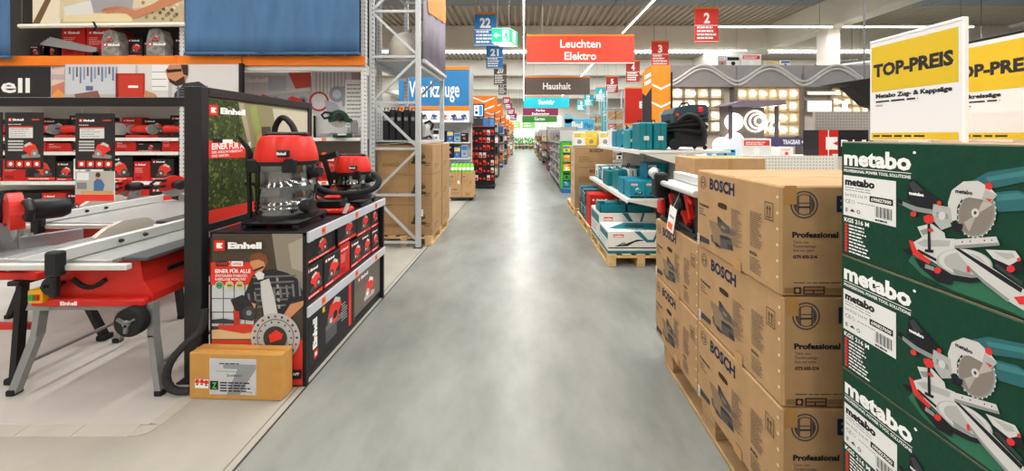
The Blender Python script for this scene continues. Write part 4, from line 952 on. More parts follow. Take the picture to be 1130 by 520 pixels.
def f3(p):
    p.rect(72, 112, 267, 71, M('d5d2d2', .6)); p.rect(72, 112, 130, 71, M('c6cad2', .6))
    for i in range(14): p.rect(76+i*4, 82+(i*7) % 11, 78+i*4, 74, M(('6a7a9a', '8a94ac', '5a5a68')[i % 3], .6))
    p.rect(72, 112, 128, 104, M('b9b3ae', .6)); p.poly([(82, 104), (108, 100), (112, 110), (86, 112)], M('8a5a52', .6)); p.rect(95, 100, 103, 95, M('5a6a92', .6))
    p.rect(150, 105, 152, 72, M('b5b3b5', .6)); p.rect(168, 100, 186, 72, M('e6e6e8', .6)); p.rect(186, 108, 190, 72, M('bcb6b2', .6))
    for y in (80, 88, 96): p.rect(168, y, 184, y-1, M('9a9aa0', .6))
    p.rect(128, 110, 160, 81, M('a82c22', .6)); p.rect(130, 110, 158, 83, M('c23a2a', .6)); p.rect(142, 97, 153, 94.5, PWHITE); p.rect(128, 110, 131, 81, M('7c1f1a', .6))
    sk = M('c08562', .7); p.poly([(161, 100), (172, 104), (176, 110), (164, 111), (159, 106)], sk)
    p.poly([(192, 112), (193, 103), (204, 92), (220, 90), (232, 98), (236, 112)], M('35363c', .6))
    for i in range(5): p.rect(196+i*8, 112, 198+i*8, 95+(i % 2)*4, M('777a82', .6)); p.rect(195, 98+i*3, 232, 97.2+i*3, M('62656c', .6))
    p.poly([(183, 78), (188, 71.5), (203, 71.5), (207, 84), (204, 92), (194, 93), (186, 88)], sk); p.poly([(186, 86), (194, 90), (204, 84), (205, 93), (195, 95), (188, 91)], M('3a2a22', .7)); p.poly([(200, 71.5), (208, 71.5), (208, 84), (203, 82)], M('3a2a22', .7)); p.poly([(184, 77), (201, 76), (201, 79), (185, 80.5)], M('222226', .4))
poster(72, 267, 71, 112, 'wide workshop poster of a man beside a red machine', f3, frame=True, yb=SY-.065)
def f4(p):
    p.rect(269, 122, 343, 80, M('d3d2d4', .6)); p.poly([(318, 80), (343, 80), (343, 96), (326, 98)], M('d85a4c', .6)); p.poly([(269, 108), (343, 100), (343, 122), (269, 122)], M('b5b4b8', .6))
    p.text('Einhell', 269.5, 90.5, -4.6, PWHITE, w=27, bold=.07)
    for x in (288, 304, 322, 334): p.disc(x, 112, 5.5, M('8a8a90', .5), 16); p.disc(x, 112, 3, M('3a3a40', .5), 12)
    p.poly([(280, 112), (290, 104), (302, 108), (300, 116), (282, 117)], REDP); p.poly([(312, 114), (322, 106), (334, 110), (332, 118), (314, 118)], REDP)
    p.rect(296, 100, 316, 84, M('bcbfc8', .6))
poster(269, 343, 80, 140, 'pale poster of red tools behind the large vacuum', f4, yb=SY+.54)
def f5(p):
    p.rect(344, 150, 403, 79, M('d6d6da', .6))
    for i in range(9): p.rect(348+i*4, 104, 350+i*4, 80, M(('b3b6bf', 'c3b2a8', 'a9adb8')[i % 3], .6))
    p.ring(352, 112, 11, 2.2, M('c23a35', .5), 24); p.disc(372, 104, 9, M('8f97a8', .5), 20); p.disc(372, 104, 5, M('c3c8d2', .5), 16); p.poly([(376, 96), (388, 92), (390, 112), (378, 118)], M('9aa0b0', .5)); p.poly([(358, 110), (372, 114), (380, 132), (362, 130)], M('aab0bc', .5))
    p.rect(381, 140, 403, 88, PWHITE); p.lines(383, 137, 18, 11, 4.4, 1.4, M('8a8a90', .6), 3); p.rect(388, 88, 403, 80, M('a78a92', .6))
poster(344, 403, 79, 150, 'pale poster of a mitre saw with a white text column', f5, yb=SY+.54)
def f6(p):
    p.rect(36, 26, 203, -70, M('cbbd9f', .6)); p.rect(36, 26, 66, -70, M('ddd3bb', .6)); p.poly([(36, 26), (60, -20), (66, -20), (44, 26)], M('6a5138', .6)); p.poly([(66, 26), (72, 14), (160, 8), (203, 4), (203, 26)], M('b7a888', .6))
    p.rect(70, 24, 146, 15, M('d9c9a2', .6)); p.poly([(100, -20), (150, -20), (146, 10), (104, 14), (96, 4)], M('98959a', .6)); p.poly([(70, 8), (100, 0), (104, 16), (72, 17)], M('d0cfcb', .6))
    for i in range(20): p.disc(158+(i*37) % 40, 3+(i*13) % 20, 2.2, M(('8d7a58', '5d4f3c', 'd8cba8')[i % 3], .6), 6)
    sk = M('b87a58', .7)
    p.poly([(112, 13), (118, 9), (128, 7), (138, 8), (150, 12), (170, 4), (190, -8), (203, -20), (203, 0), (178, 10), (160, 17), (148, 21), (140, 15), (130, 13), (120, 15)], sk)
    for k in range(4): p.poly([(111+k*4, 13-k*.6), (115+k*4, 9.5-k*.7), (128+k*2, 8), (126+k*2, 10.5)], M('a96e4e', .7))
poster(36, 203, -70, 26, 'large poster of a hand guiding wood, above the white tube', f6, yb=SY-.06)
b = MB(); b.tube([W(22, 29, 4.9), W(205, 27, 4.9)], .028, M('e9e2d5', .4), 14); tb = T(b.build('banner_tube', smooth=40), 'long white roller tube below the large wood poster', 'tube')
b = MB(); b.tube([W(103, 24, 4.86), W(106, 30, 4.86), W(103, 34, 4.87)], .012, BLACK, 6); b.tube([W(106, 30, 4.86), W(110, 34, 4.87)], .01, BLACK, 6); b.build('cable_tie', tb)
for px in (24, 204):
    b = MB(); q = W(px, 27, 4.9); b.tube([q, (q.x, q.y, 4.5)], .003, DSTEEL, 5); b.build('wire', tb)
# blue fabric curtains
BLU = M('4a6f98', .8, kind='cloth', scale=2.2, amt=.14)
def curtain(x0, x1, y0, label, yb=4.88, top=4.6):
    X0, X1 = (x0-VX)*yb/FPX, (x1-VX)*yb/FPX; Z0 = EYE-(y0-VY)*yb/FPX; n = 60; m_ = 8; vs = []; fs = []
    for j in range(m_+1):
        z = Z0+(top-Z0)*j/m_
        for i in range(n+1):
            t = i/n; d = .012*math.sin(t*9+.8*j*.2)+.008*math.sin(t*23+j*.35)+.006*math.sin(t*41)
            vs.append((X0+(X1-X0)*t, yb+d, z))
    fs = [(j*(n+1)+i, j*(n+1)+i+1, (j+1)*(n+1)+i+1, (j+1)*(n+1)+i) for j in range(m_) for i in range(n)]
    b = MB(); b.add(vs, fs, BLU); o = b.build('fabric_curtain', smooth=60); md = o.modifiers.new('t', 'SOLIDIFY'); md.thickness = .004
    T(o, label, 'curtain', 'blue fabric curtains of the rack')
    b = MB(); b.tube([(X0, yb, Z0+.01), (X1, yb, Z0+.01)], .022, M('40638b', .8), 8); b.build('hem', o)
    b = MB(); b.tube([(X0-.05, yb, top), (X1+.05, yb, top)], .02, STEEL, 8); b.build('curtain_rod', o)
curtain(204, 397, 60, 'wide blue fabric curtain hanging above the vacuums')
curtain(-60, 12, 64, 'narrow blue fabric curtain at the left frame edge')
# ------------------------------------------------------------------ pallet rack beside the aisle, left
RK = M('c3c7ca', .4, .3); RKP = M('c6cacc', .4, .2, kind='perf', scale=16, amt=.03)
pr = E('pallet_rack', (0, 0, 0), 'tall grey pallet rack with cross-braced end frame beside the aisle', 'rack')
for y in (5.12, 6.6):
    for x in (-2.14, -1.49):
        b = MB(); b.box(x-.035, x+.035, y-.03, y+.03, .01, 5.4, RKP if x < -2 else RK, .005); po = b.build('post', pr)
        b = MB(); b.box(x-.06, x+.06, y-.05, y+.05, 0, .01, DKG); b.build('foot_plate', po)
    zz = [.077, .745, 1.4, 2.05, 2.7, 3.34, 4.0]
    for z in zz:
        b = MB(); b.beam((-2.11, y, z), (-1.52, y, z), .025, .035, RK); b.build('horizontal_brace', pr)
    for i in range(6):
        a, c = (-2.11, -1.52) if i % 2 else (-1.52, -2.11)
        b = MB(); b.beam((c, y, zz[i]+.05) if False else (a if i % 2 else a, y, zz[i]+.04), (c, y, zz[i+1]-.04), .025, .035, RK); b.build('diagonal_brace', pr)
for x in (-2.14, -1.49):
    for z in (1.47, 2.62, 4.0):
        b = MB(); b.box(x-.025, x+.025, 5.15, 6.57, z-(.012 if z < 2 else .06), z+.04, RK, .005); b.build('load_beam', pr)
for z in (1.495, 2.64, 4.02):
    b = MB(); b.box(-2.11, -1.52, 5.16, 6.56, z, z+.022, M('a9adb0', .5)); b.build('shelf_deck', pr)
make_pallet('wooden_pallet', (-2.125, 5.2, 0), 'wooden pallet under the tall brown cartons in the left rack')
GK = 'tall brown cartons in the left rack'
BC = M('a8865f', .85, kind='card', scale=8, amt=.07)
def rack_carton():
    b = MB(); b.box(0, .8, 0, .56, .001, .434, BC, .006); o = b.build('tool_carton'); d = M('5e4a33', .8); p = Print()
    p.rect(.02, .02, .78, .41, BC); p.text('metabo', .08, .12, .07, M('8d6d47', .8), w=.3, bold=.05); tool_blob(p, .6, .24, .22, d, M('8d6d47', .8), M('4a3a2a', .8), 1); p.lines(.68, .16, .09, 2, .03, .012, d, 2); p.rect(.46, 0.005, .465, .43, M('8d6d47', .8)); p.build('printed_front', o, (0, 0, 0), XP, ZP)
    p = Print(); p.rect(.02, .02, .54, .41, BC); p.rect(.2, .2, .34, .3, M('a67d4e', .8)); p.lines(.08, .14, .3, 3, .03, .008, d, 5); p.build('printed_side', o, (.8, 0, 0), YP, ZP)
    b = MB(); b.box(.01, .79, .26, .3, .432, .4355, M('a87c48', .4)); b.build('packing_tape', o)
    return o
c1 = rack_carton(); n = 0
for col in (0, 1):
    for i in range(3):
        o = c1 if n == 0 else dup(c1); n += 1
        o.location = (-2.115+col*.004, 5.23+col*.6, .145+i*.436)
        T(o, 'tall brown carton in the left rack, %s of the %s stack' % (('bottom', 'middle', 'top')[i], ('front', 'rear')[col]), 'carton', GK)
b = MB(); b.box(0, .07, 0, .004, 0, .1, PWHITE); o = T(b.build('paper_label', loc=(-1.52, 5.222, .42)), 'white paper label on the bottom front rack carton', 'label'); Print().lines(.008, .08, .05, 5, .015, .006, MIDG, 2).build('lettering', o, (0, 0, 0), XP, ZP, base=(.002, .002, .068, .098, PWHITE))
# black cases on the rack shelf
for i in range(5):
    x = -2.05+i*.1; b = MB(); b.box(0, .09, 0, .35, 0, .42+.02*(i % 2), M('222326', .5), .012); o = b.build('tool_case', loc=(x, 5.25, 1.519)); T(o, 'upright black tool case on the rack shelf, %s from the left' % ORD[i], 'case', 'black cases in the rack')
    b = MB(); b.tube([(.02, .04, .43), (.02, .04, .47), (.07, .04, .47), (.07, .04, .43)], .008, RUB, 6); b.build('handle', o)
    b = MB(); b.box(.02, .07, -.008, .0, .28, .33, MIDG, .003); b.build('latch', o)
b = MB(); b.lathe([(.02, -.02), (.1, -.015), (.12, 0), (.1, .015), (.02, .02)], ALU, (0, 0, .16), 20, 'y'); cs = T(b.build('circular_saw', loc=(-1.42-.2, 5.85, 1.519), smooth=40), 'circular saw with silver guard on the rack shelf edge', 'saw')
b = MB(); b.box(-.16, .16, -.06, .06, 0, .02, STEEL, .004); b.build('sole_plate', cs)
b = MB(); b.tube([(.02, 0, .26), (.1, 0, .3), (.16, 0, .24), (.12, 0, .16)], .022, BLACK, 8); b.build('handle', cs, smooth=50)
b = MB(); b.lathe([(.05, .02), (.055, .04), (.05, .12)], BLACK, (0, 0, .16), 16, 'y'); b.build('motor', cs, smooth=40)
# wrapped bag on the upper rack level
b = MB(); b.lathe([(.26, 0), (.3, .06), (.3, .3), (.24, .42), (.14, .5), (.05, .54)], M('d8d3c8', .6, kind='noise', scale=6, amt=.1), (0, 0, 0), 14, sx=.9, sy=1.5); o = T(b.build('plastic_sack', loc=(-1.83, 5.75, 2.664), smooth=60), 'pale wrapped sack lying high up in the left rack', 'sack')
b = MB(); b.lathe([(.05, .53), (.03, .56), (.06, .6)], M('c8c3b8', .6), (0, 0, 0), 10); b.build('tied_neck', o)
# banner on the aisle side of the rack
b = MB(); vs = []; n = 16
for z in (2.66, 3.3, 4.0, 4.7):
    for i in range(n+1): vs.append((-1.435+.01*math.sin(i*1.3), 5.16+1.42*i/n, z))
b.add(vs, [(j*(n+1)+i, j*(n+1)+i+1, (j+1)*(n+1)+i+1, (j+1)*(n+1)+i) for j in range(3) for i in range(n)], M('8d8794', .7, kind='cloth', scale=3, amt=.15))
o = T(b.build('aisle_banner', smooth=60), 'grey-violet fabric banner with orange tip on the rack side', 'banner'); md = o.modifiers.new('t', 'SOLIDIFY'); md.thickness = .004
b = MB(); b.box(-1.45, -1.4, 5.15, 6.59, 2.62, 2.675, M('b9b9bd', .4), .006); b.build('bottom_bar', o)
p = Print(); p.poly([(5.2, 3.95), (5.4, 3.42), (6.58, 3.62), (6.58, 4.7), (5.2, 4.7)], ORG); p.poly([(5.7, 4.3), (6.0, 3.85), (6.2, 3.9), (6.0, 4.35)], PWHITE); p.build('banner_print', o, (-1.418, 0, 0), YP, ZP)
# ------------------------------------------------------------------ pallet of bottles further down
gb = E('pallet_dolly', (-1.8, 8.78, 0), 'low black dolly under the cartons with green bottles', 'dolly')
b = MB(); b.box(0, .58, 0, .45, .06, .09, DKG, .006); b.build('deck', gb)
for x in (.06, .5):
    for y in (.05, .38):
        b = MB(); b.lathe([(.025, -.015), (.03, 0), (.025, .015)], RUB, (x, y, .03), 10, 'x'); b.build('castor', gb)
GQ = 'cartons under the green bottles'
place('bn', .56, .28, .42, (-1.51, 8.8, .091), 0, 'wide brown carton at the bottom under the green bottles', GQ, 0)
place('bn', .27, .32, .4, (-1.655, 8.81, .373), 0, 'left small brown carton under the green bottles', GQ, 1)
place('bn', .27, .32, .4, (-1.37, 8.81, .373), 0, 'right small brown carton under the green bottles', GQ, 2)
LIME = M('7fd425', .3)
for i in range(6):
    for j in range(2):
        b = MB() if (i, j) == (0, 0) else None
        if b:
            b.lathe([(.04, 0), (.043, .01), (.043, .15), (.03, .19), (.014, .21), (.014, .22)], LIME, n=12); bo = b.build('bottle', smooth=40)
            q = MB(); q.lathe([(.018, .218), (.018, .245), (.014, .25)], M('2a5fa8', .4), n=10); q.build('cap', bo)
            q = MB(); q.lathe([(.0445, .05), (.0445, .12)], PWHITE, n=12); q.build('paper_band', bo)
        else: bo = dup(bo0)
        if (i, j) == (0, 0): bo0 = bo
        bo.location = (-1.74+i*.092, 8.86+j*.1, .694)
        T(bo, 'lime green bottle in the %s row, %s from the left' % (('front', 'back')[j], ORD[i]), 'bottle', 'lime green bottles on the cartons')
# ------------------------------------------------------------------ gondolas
def gondola(loc, w, d, h, shelves, col, label, rz=0.0, back=None, name='shop_shelf'):
    """front faces -y; origin on the floor at front centre"""
    e = E(name, loc, label, 'shelf', rz); m = M(col, .5)
    b = MB(); b.box(-w/2, w/2, d-.03, d, 0, h, back or M('bfbfbb', .6)); b.build('back_panel', e)
    for s_ in (-1, 1):
        b = MB(); b.box(s_*w/2-.015, s_*w/2+.015, d-.06, d, 0, h, m); b.build('upright', e)
    b = MB(); b.box(-w/2, w/2, .02, d-.03, 0, .1, m, .004); b.build('plinth', e)
    for z in shelves:
        b = MB(); b.box(-w/2, w/2, 0, d-.03, z-.03, z, m, .003); b.build('shelf_board', e)
    return e
FS = {-1: MB(), 1: MB()}      # far packs too small to pick apart
def stock(cx, y, w, z, h, n, sts, nm, grp, seed, d=.25, rz=0.0, far=None):
    r = random.Random(seed); bw = w/n
    for i in range(n):
        if far is not None and (far == 'all' or i not in far):
            st = sts[(i+seed) % len(sts)]; hh = round(h*r.choice((.65, .8, .95)), 2); off = -w/2+bw*(i+.5); q = bw*.46; f = FS[-1 if cx < 0 else 1]; m1 = M(STY[st], .5); m2 = (PWHITE, PBLACK, REDP, M('f4d04c', .6), M('2f6fb3', .6))[(i+seed) % 5]
            if rz == 0: f.box(cx+off-q, cx+off+q, y, y+d, z, z+hh, m1); f.box(cx+off-q*.8, cx+off+q*.8, y-.004, y, z+hh*.55, z+hh*.88, m2)
            elif rz > 0: f.box(cx-d, cx, y+off-q, y+off+q, z, z+hh, m1); f.box(cx, cx+.004, y+off-q*.8, y+off+q*.8, z+hh*.55, z+hh*.88, m2)
            else: f.box(cx, cx+d, y-off-q, y-off+q, z, z+hh, m1); f.box(cx-.004, cx, y-off-q*.8, y-off+q*.8, z+hh*.55, z+hh*.88, m2)
            continue
        st = sts[(i+seed) % len(sts)]; hh = round(h*r.choice((.65, .8, .95)), 2)
        off = -w/2+bw*(i+.5)
        if rz == 0: loc = (cx+off, y, z)
        elif rz > 0: loc = (cx, y+off, z)
        else: loc = (cx, y-off, z)
        place(st, round(bw*.92, 2), hh, d, loc, rz, '%s, %s from the left' % (nm, ORD[min(i, 15)]), grp, (i+seed) % 6)
# bay under the blue header
g = gondola((-2.38, 10.2, 0), 1.66, .6, 2.0, (.5, .95, 1.4), 'd9d9d6', 'light shelf bay under the blue header')
for r_, z in enumerate((.951, 1.401)):
    stock(-2.38, 10.24, 1.6, z, .4, 8, ['mb', 'wh', 'mb', 'bl', 'gy', 'mb'], 'small pack on the %s shelf under the blue header' % ('lower', 'upper')[r_], 'packs under the blue header', r_+3, .2)
hb = E('shelf_header', (0, 10.1, 0), 'blue aisle header board with white lettering and orange edges', 'sign')
yb = 10.1
def hx(px): return (px-VX)*yb/FPX
def hz(py): return EYE-(py-VY)*yb/FPX
b = MB(); b.box(hx(440), hx(517.5), 0, .05, hz(117), hz(77), M('2f77ad', .5), .004); bb_ = b.build('board', hb)
p = Print(); p.text('Werkzeuge', hx(451.5), hz(105)-.05, .45, PWHITE, w=hx(507)-hx(451.5), bold=.012); p.build('lettering', bb_, (0, 0, 0), XP, ZP)
for a, c in ((77, 73.5), (122, 117)):
    b = MB(); b.box(hx(440), hx(517.5), -.01, .05, hz(a), hz(c), ORG, .003); b.build('orange_edge', hb)
b = MB(); b.box(hx(517.5), hx(517.5)+.03, 0, .65, 1.95, hz(73), M('9a9da0', .5)); b.build('side_panel', hb)
b = MB(); b.box(hx(440), hx(517.5), 0, .04, hz(135), hz(122.5), PWHITE); st_ = b.build('poster_strip', hb)
p = Print(); 
for i in range(7): tool_blob(p, hx(446+i*11), hz(129), .2, (M('2a4a9a', .6), REDP, DKG)[i % 3], PLG, MIDG, i)
p.text('Bosch', hx(500), hz(133), .1, M('2a4a9a', .6), w=.3, bold=.03)
p.build('printed_front', st_, (0, 0, 0), XP, ZP, base=(hx(440), hz(135), hx(517.5), hz(122.5), PWHITE))
# black tool wall
tw = E('tool_display', (-1.32, 11.0, 0), 'black pegboard stand hung with red and black tool packs', 'display stand')
b = MB(); b.box(-.42, .42, .1, .14, .08, 2.1, M('26272a', .55, kind='perf', scale=24, amt=.05)); b.build('pegboard', tw)
for s_ in (-.43, .41):
    b = MB(); b.box(s_, s_+.025, .08, .16, 0, 2.12, BLACK, .004); b.build('post', tw)
b = MB(); b.box(-.45, .45, -.2, .35, 0, .1, BLACK, .008); b.build('base', tw)
b = MB(); b.box(-.43, .43, .05, .12, 1.85, 2.12, M('3c3f45', .5), .004); hh_ = b.build('header', tw)
p = Print(); p.rect(.08, 1.86, .26, 2.1, M('3c79b8', .6)); p.rect(.28, 1.86, .42, 2.1, M('4f8cc4', .6)); p.rect(-.42, 1.88, -.25, 2.08, M('b9ab90', .6)); p.rect(-.42, 1.86, .42, 1.875, REDP); p.build('header_print', hh_, (0, .05, 0), XP, ZP)
GT = 'blister packs on the black pegboard'
pk = []
for k in range(3):
    b = MB(); b.box(-.045, .045, 0, .012, 0, .16, (PBLACK, REDP, M('d0d0d0', .5))[k], .002); o = b.build('blister_pack')
    b = MB(); b.prism([(-.03, .03), (.025, .02), (.035, .06), (.0, .1), (-.035, .08)], (0, 0, 0), XP, ZP, (0, -.03, 0), (MR, BLACK, MR)[k]); b.build('tool', o); pk.append([o, False])
rr = random.Random(5)
for r_ in range(7):
    for c_ in range(7):
        k = 0 if rr.random() < .55 else (1 if rr.random() < .6 else 2)
        o = pk[k][0] if not pk[k][1] else dup(pk[k][0]); pk[k][1] = True
        o.location = (-1.32-.36+c_*.12, 11.06, .22+r_*.23)
        T(o, '%s blister pack on the black pegboard, row %s from the top, %s from the left' % (('black', 'red', 'grey')[k], ORD[6-r_], ORD[c_]), 'blister pack', GT)
mo = E('info_screen', (-1.4, 11.18, 2.13), 'small black info screen above the black pegboard', 'screen')
b = MB(); b.box(-.18, .18, 0, .06, .02, .44, BLACK, .008); b.build('casing', mo)
p = Print(); p.rect(-.14, .06, .14, .4, M('cfd6da', .3, emit=.6)); p.rect(.02, .08, .12, .38, M('3a7fc4', .3, emit=.6)); p.disc(-.06, .3, .03, REDP, 10); p.disc(-.06, .17, .05, DKG, 10); p.build('screen_picture', mo, (0, 0, 0), XP, ZP)
b = MB(); b.box(-.05, .05, .0, .05, -.03, .03, DKG); b.build('bracket', mo)
# further end displays along the left side
SETS = [['or', 'mb', 'wh', 'gy'], ['gy', 'mb', 'bl', 'or'], ['wh', 'pk', 'cr', 'mb'], ['bn', 'or', 'wh', 'er'], ['cr', 'gn', 'bn', 'wh'], ['gn', 'wh', 'ye', 'bn']]
for k, (y, x1) in enumerate(((13.6, -.98), (16.6, -.95), (20, -.95), (24.5, -.95), (29.5, -.92), (35, -.92))):
    w = 1.5; nm = '%s end shelf beyond the black pegboard on the left' % ORD[k]
    gondola((x1-w/2, y, 0), w, .7, 2.1, (.5, .9, 1.3, 1.7), ('3a3b3e', 'c9c9c6')[k % 2], nm, name='end_shelf')
    n_ = 4 if k < 4 else 3
    for j, z in enumerate((.101, .501, .901, 1.301, 1.701)):
        stock(x1-w/2, y+.04, w, z, .34, n_, SETS[k], 'pack on level %s of the %s left end shelf' % (ORD[j], ORD[k]), 'packs on the far left end shelves', k*3+j, .3, far=(n_-2, n_-1) if k < 3 else 'all')
    b = MB(); b.box(-.5, .5, 0, .08, 0, .62, ORG, .006); o = T(b.build('orange_header', loc=(x1-.52, y+.05, 2.12+.35*(k < 2))), 'orange chevron header on the %s left end shelf' % ORD[k], 'sign', 'orange headers')
    p = Print()
    for q in (.12, .42): p.poly([(.1, q+.1), (.5, q-.06), (.9, q+.1), (.9, q+.16), (.5, q), (.1, q+.16)], PWHITE)
    p.build('chevron', o, (-.5, 0, 0), XP, ZP)
    for s_ in (-.4, .4):
        b = MB(); b.box(s_-.02, s_+.02, .02, .06, -.36 if k < 2 else -.02, 0, DKG); b.build('post', o)
    # side shelves running back along the aisle
    if k < 4:
        g = gondola((x1-.1, y+1.9, 0), 1.9, .5, 1.9, (.5, .9, 1.3), 'b9bab8', 'aisle side shelf behind the %s left end shelf' % ORD[k], R(90), name='side_shelf')
        for j, z in enumerate((.101, .501, .901, 1.301)):
            stock(x1-.14, y+1.9, 1.8, z, .34, 4, SETS[(k+1) % 6], 'pack on level %s behind the %s left end shelf' % (ORD[j], ORD[k]), 'packs along the left aisle side', k+j, .25, R(90), far='all')
# ------------------------------------------------------------------ teal tools gondola and pallets on the right
make_pallet('wooden_pallet', (1.02, 4.38, 0), 'light wooden pallet under the white and teal tool cartons')
make_pallet('wooden_pallet', (1.02, 5.7, 0), 'wooden pallet under the red boxes on the right')
make_pallet('wooden_pallet', (1.0, 7.15, 0), 'wooden pallet under the tall brown cartons on the right')
TE = M('0f7480', .45); TED = M('0b545c', .5)
def kit_carton(loc, w, d, h, label, logo_=True):
    b = MB(); b.box(0, w, 0, d, 0, h, M('e2e2de', .5), .006); o = T(b.build('kit_carton', loc=loc), label, 'carton', 'white and teal kit cartons')
    b = MB(); b.box(-.006, w+.006, -.006, d+.006, 0, .035, TE, .004); b.build('teal_base', o)
    p = Print(); p.rect(.0, .06, w, .075, INK)
    if logo_:
        p.rect(w*.08, h*.72, w*.24, h*.86, REDP); p.text('makita', w*.09, h*.745, h*.085, PWHITE, w=w*.14, bold=.05)
        p.poly([(w*.1, .085), (w*.2, .12), (w*.28, .12), (w*.45, .17), (w*.6, .165), (w*.42, .14), (w*.3, .09)], INK); p.poly([(w*.2, .1), (w*.27, .115), (w*.26, .14), (w*.2, .13)], MIDG)
        p.poly([(w*.4, h), (w*.5, h), (w*.62, h*.62), (w*.7, h*.62), (w*.76, h), (w*.8, h), (w*.72, h*.5), (w*.6, h*.5)], TE); p.lines(w*.82, h*.6, w*.14, 5, .03, .008, MIDG, 3)
    p.build('printed_front', o, (0, 0, 0), XP, ZP, base=(.004, .037, w-.004, h-.004, M('e2e2de', .5)))
    p = Print(); p.poly([(w*.05, d*.3), (w*.5, d*.1), (w*.95, d*.15), (w*.9, d*.8), (w*.4, d*.9)], TE); p.poly([(w*.3, d*.4), (w*.6, d*.3), (w*.7, d*.6), (w*.4, d*.7)], TED); p.lines(w*.2, d*.2, w*.6, 2, .04, .015, PWHITE, 1); p.build('printed_top', o, (0, 0, h), XP, YP, base=(.006, .006, w-.006, d-.006, M('e2e2de', .5)))
    p = Print(); p.rect(.02, h*.6, d-.02, h*.9, TE); p.lines(.05, h*.45, d*.7, 3, .04, .012, MIDG, 2); p.build('printed_side', o, (0, d, 0), -YP, ZP, base=(.004, .037, d-.004, h-.004, M('e2e2de', .5)))
    return o
kit_carton((1.03, 4.42, .145), .78, .5, .27, 'white kit carton with teal top at the front of the pallet')
kit_carton((1.03, 4.95, .145), .78, .58, .38, 'white kit carton at the back of the pallet under open teal cases')
def open_case(loc, label, s=1):
    e = E('open_case', loc, label, 'tool case'); w, d, h = .36*s, .3, .11
    b = MB(); b.box(0, w, 0, d, 0, .015, TE, .004); b.build('bottom', e)
    for a in ((0, w, 0, .015), (0, w, d-.015, d), (0, .015, 0, d), (w-.015, w, 0, d)):
        b = MB(); b.box(*a, .0, h, TE, .004); b.build('side_wall', e)
    b = MB(); b.box(.02, w-.02, .02, d-.02, .015, .05, TED, .01); b.build('inlay', e)
    b = MB(); b.lathe([(.03, -.08), (.045, -.06), (.045, .06), (.03, .1)], TE, (w*.5, d*.5, .1), 14, 'x'); b.box(w*.4, w*.6, d*.35, d*.6, .03, .09, BLACK, .01); b.build('cordless_tool', e, smooth=40)
open_case((1.04, 4.96, .527), 'open teal tool case on the left of the back carton'); open_case((1.42, 4.97, .527), 'open teal tool case on the right of the back carton')
# red boxes
GR = 'red and teal boxes on the middle pallet'
for i in range(2): place('er', .34, .5, .36, (1.22+.36*i, 5.74, .145), 0, '%s red box at the front of the middle right pallet' % ('left', 'right')[i], GR, 1)
for i in range(4):
    for j in range(2): place('mb' if (i+j) % 2 else 'mt', .17, .25, .3, (1.05, 6.22+.175*i, .145+j*.252), R(-90), '%s box on the middle right pallet, %s from the front, %s' % ('black' if (i+j) % 2 else 'teal', ORD[i], ('lower', 'upper')[j]), GR, i)
# brown stack
o0 = None
for j in range(3):
    if j == 0:
        b = MB(); b.box(0, .76, 0, .6, .001, .404, BC, .006); o = b.build('brown_carton'); p = Print(); p.rect(.01, .01, .75, .395, BC); p.text('BOSCH', .3, .3, .06, M('4a3d30', .8), w=.26, bold=.04); p.lines(.08, .2, .3, 4, .03, .01, M('6e5636', .8), 1); p.build('printed_front', o, (0, 0, 0), XP, ZP)
        p = Print(); p.rect(.01, .01, .59, .395, M('c7b092', .8)); p.lines(.08, .25, .4, 4, .04, .012, M('8e7650', .8), 2); p.build('printed_side', o, (0, .6, 0), -YP, ZP); o0 = o
    else: o = dup(o0)
    o.location = (1.01, 7.2, .145+j*.406); T(o, 'brown carton in the stack beyond the red boxes, %s' % ('bottom', 'middle', 'top')[j], 'carton', 'brown cartons beyond the red boxes')
b = MB(); b.box(0, .3, 0, .3, 0, .26, M('f0c81e', .5), .01); 
for i, (x, y, st) in enumerate(((1.1, 7.3, 'wh'), (1.35, 7.35, 'ye'), (1.62, 7.3, 'wh'))):
    place(st, .24, .3, .2, (x+.02, y, .145+3*.406+.003), 0, '%s detergent pack on top of the brown cartons, %s from the left' % ({'wh': 'white', 'ye': 'yellow'}[st], ORD[i]), 'packs on the brown cartons', 3)
# white gondola
WG = M('dcdcd8', .45)
gd = E('tool_gondola', (0, 0, 0), 'white steel gondola with teal tool cases on the right', 'shelf')
b = MB(); b.box(1.93, 1.97, 4.5, 7.0, .1, 1.4, M('bdbab4', .55)); b.build('back_panel', gd)
for y in (4.46, 5.75, 6.98):
    b = MB(); b.box(1.9, 2.0, y, y+.05, 0, 1.36, M('dcdcd8', .45, kind='perf', scale=20, amt=.02), .004); b.build('upright', gd)
def slab(x0, x1, z, nm):
    b = MB(); b.box(x0, x1, 4.46, 7.0, z-.035, z, WG, .004); s_ = b.build(nm, gd)
    b = MB(); b.box(x0-.012, x0, 4.46, 7.0, z-.05, z+.004, M('ebebe8', .4), .003); b.build('price_rail', s_)
    b = MB(); b.prism([(x0+.02, z-.035), (1.9, z-.035), (1.9, z-.16), (1.86, z-.16)], (0, 4.47, 0), XP, ZP, (0, .008, 0), WG); b.build('bracket', s_)
slab(1.28, 1.9, .8, 'lower_shelf'); slab(1.43, 2.55, 1.4, 'top_shelf')
b = MB(); b.box(1.9, 2.5, 4.5, 7.0, 0, .1, WG); b.build('plinth', gd)
GM = 'teal tool boxes on the white gondola'
for r_, (y, n) in enumerate(((4.49, 3), (4.8, 3))):
    for i in range(n): place('mt', .185, .215, .26, (1.41+i*.19, y, .802), 0, 'teal box on the lower shelf, %s row, %s from the aisle' % (('front', 'second')[r_], ORD[i]), GM, i)
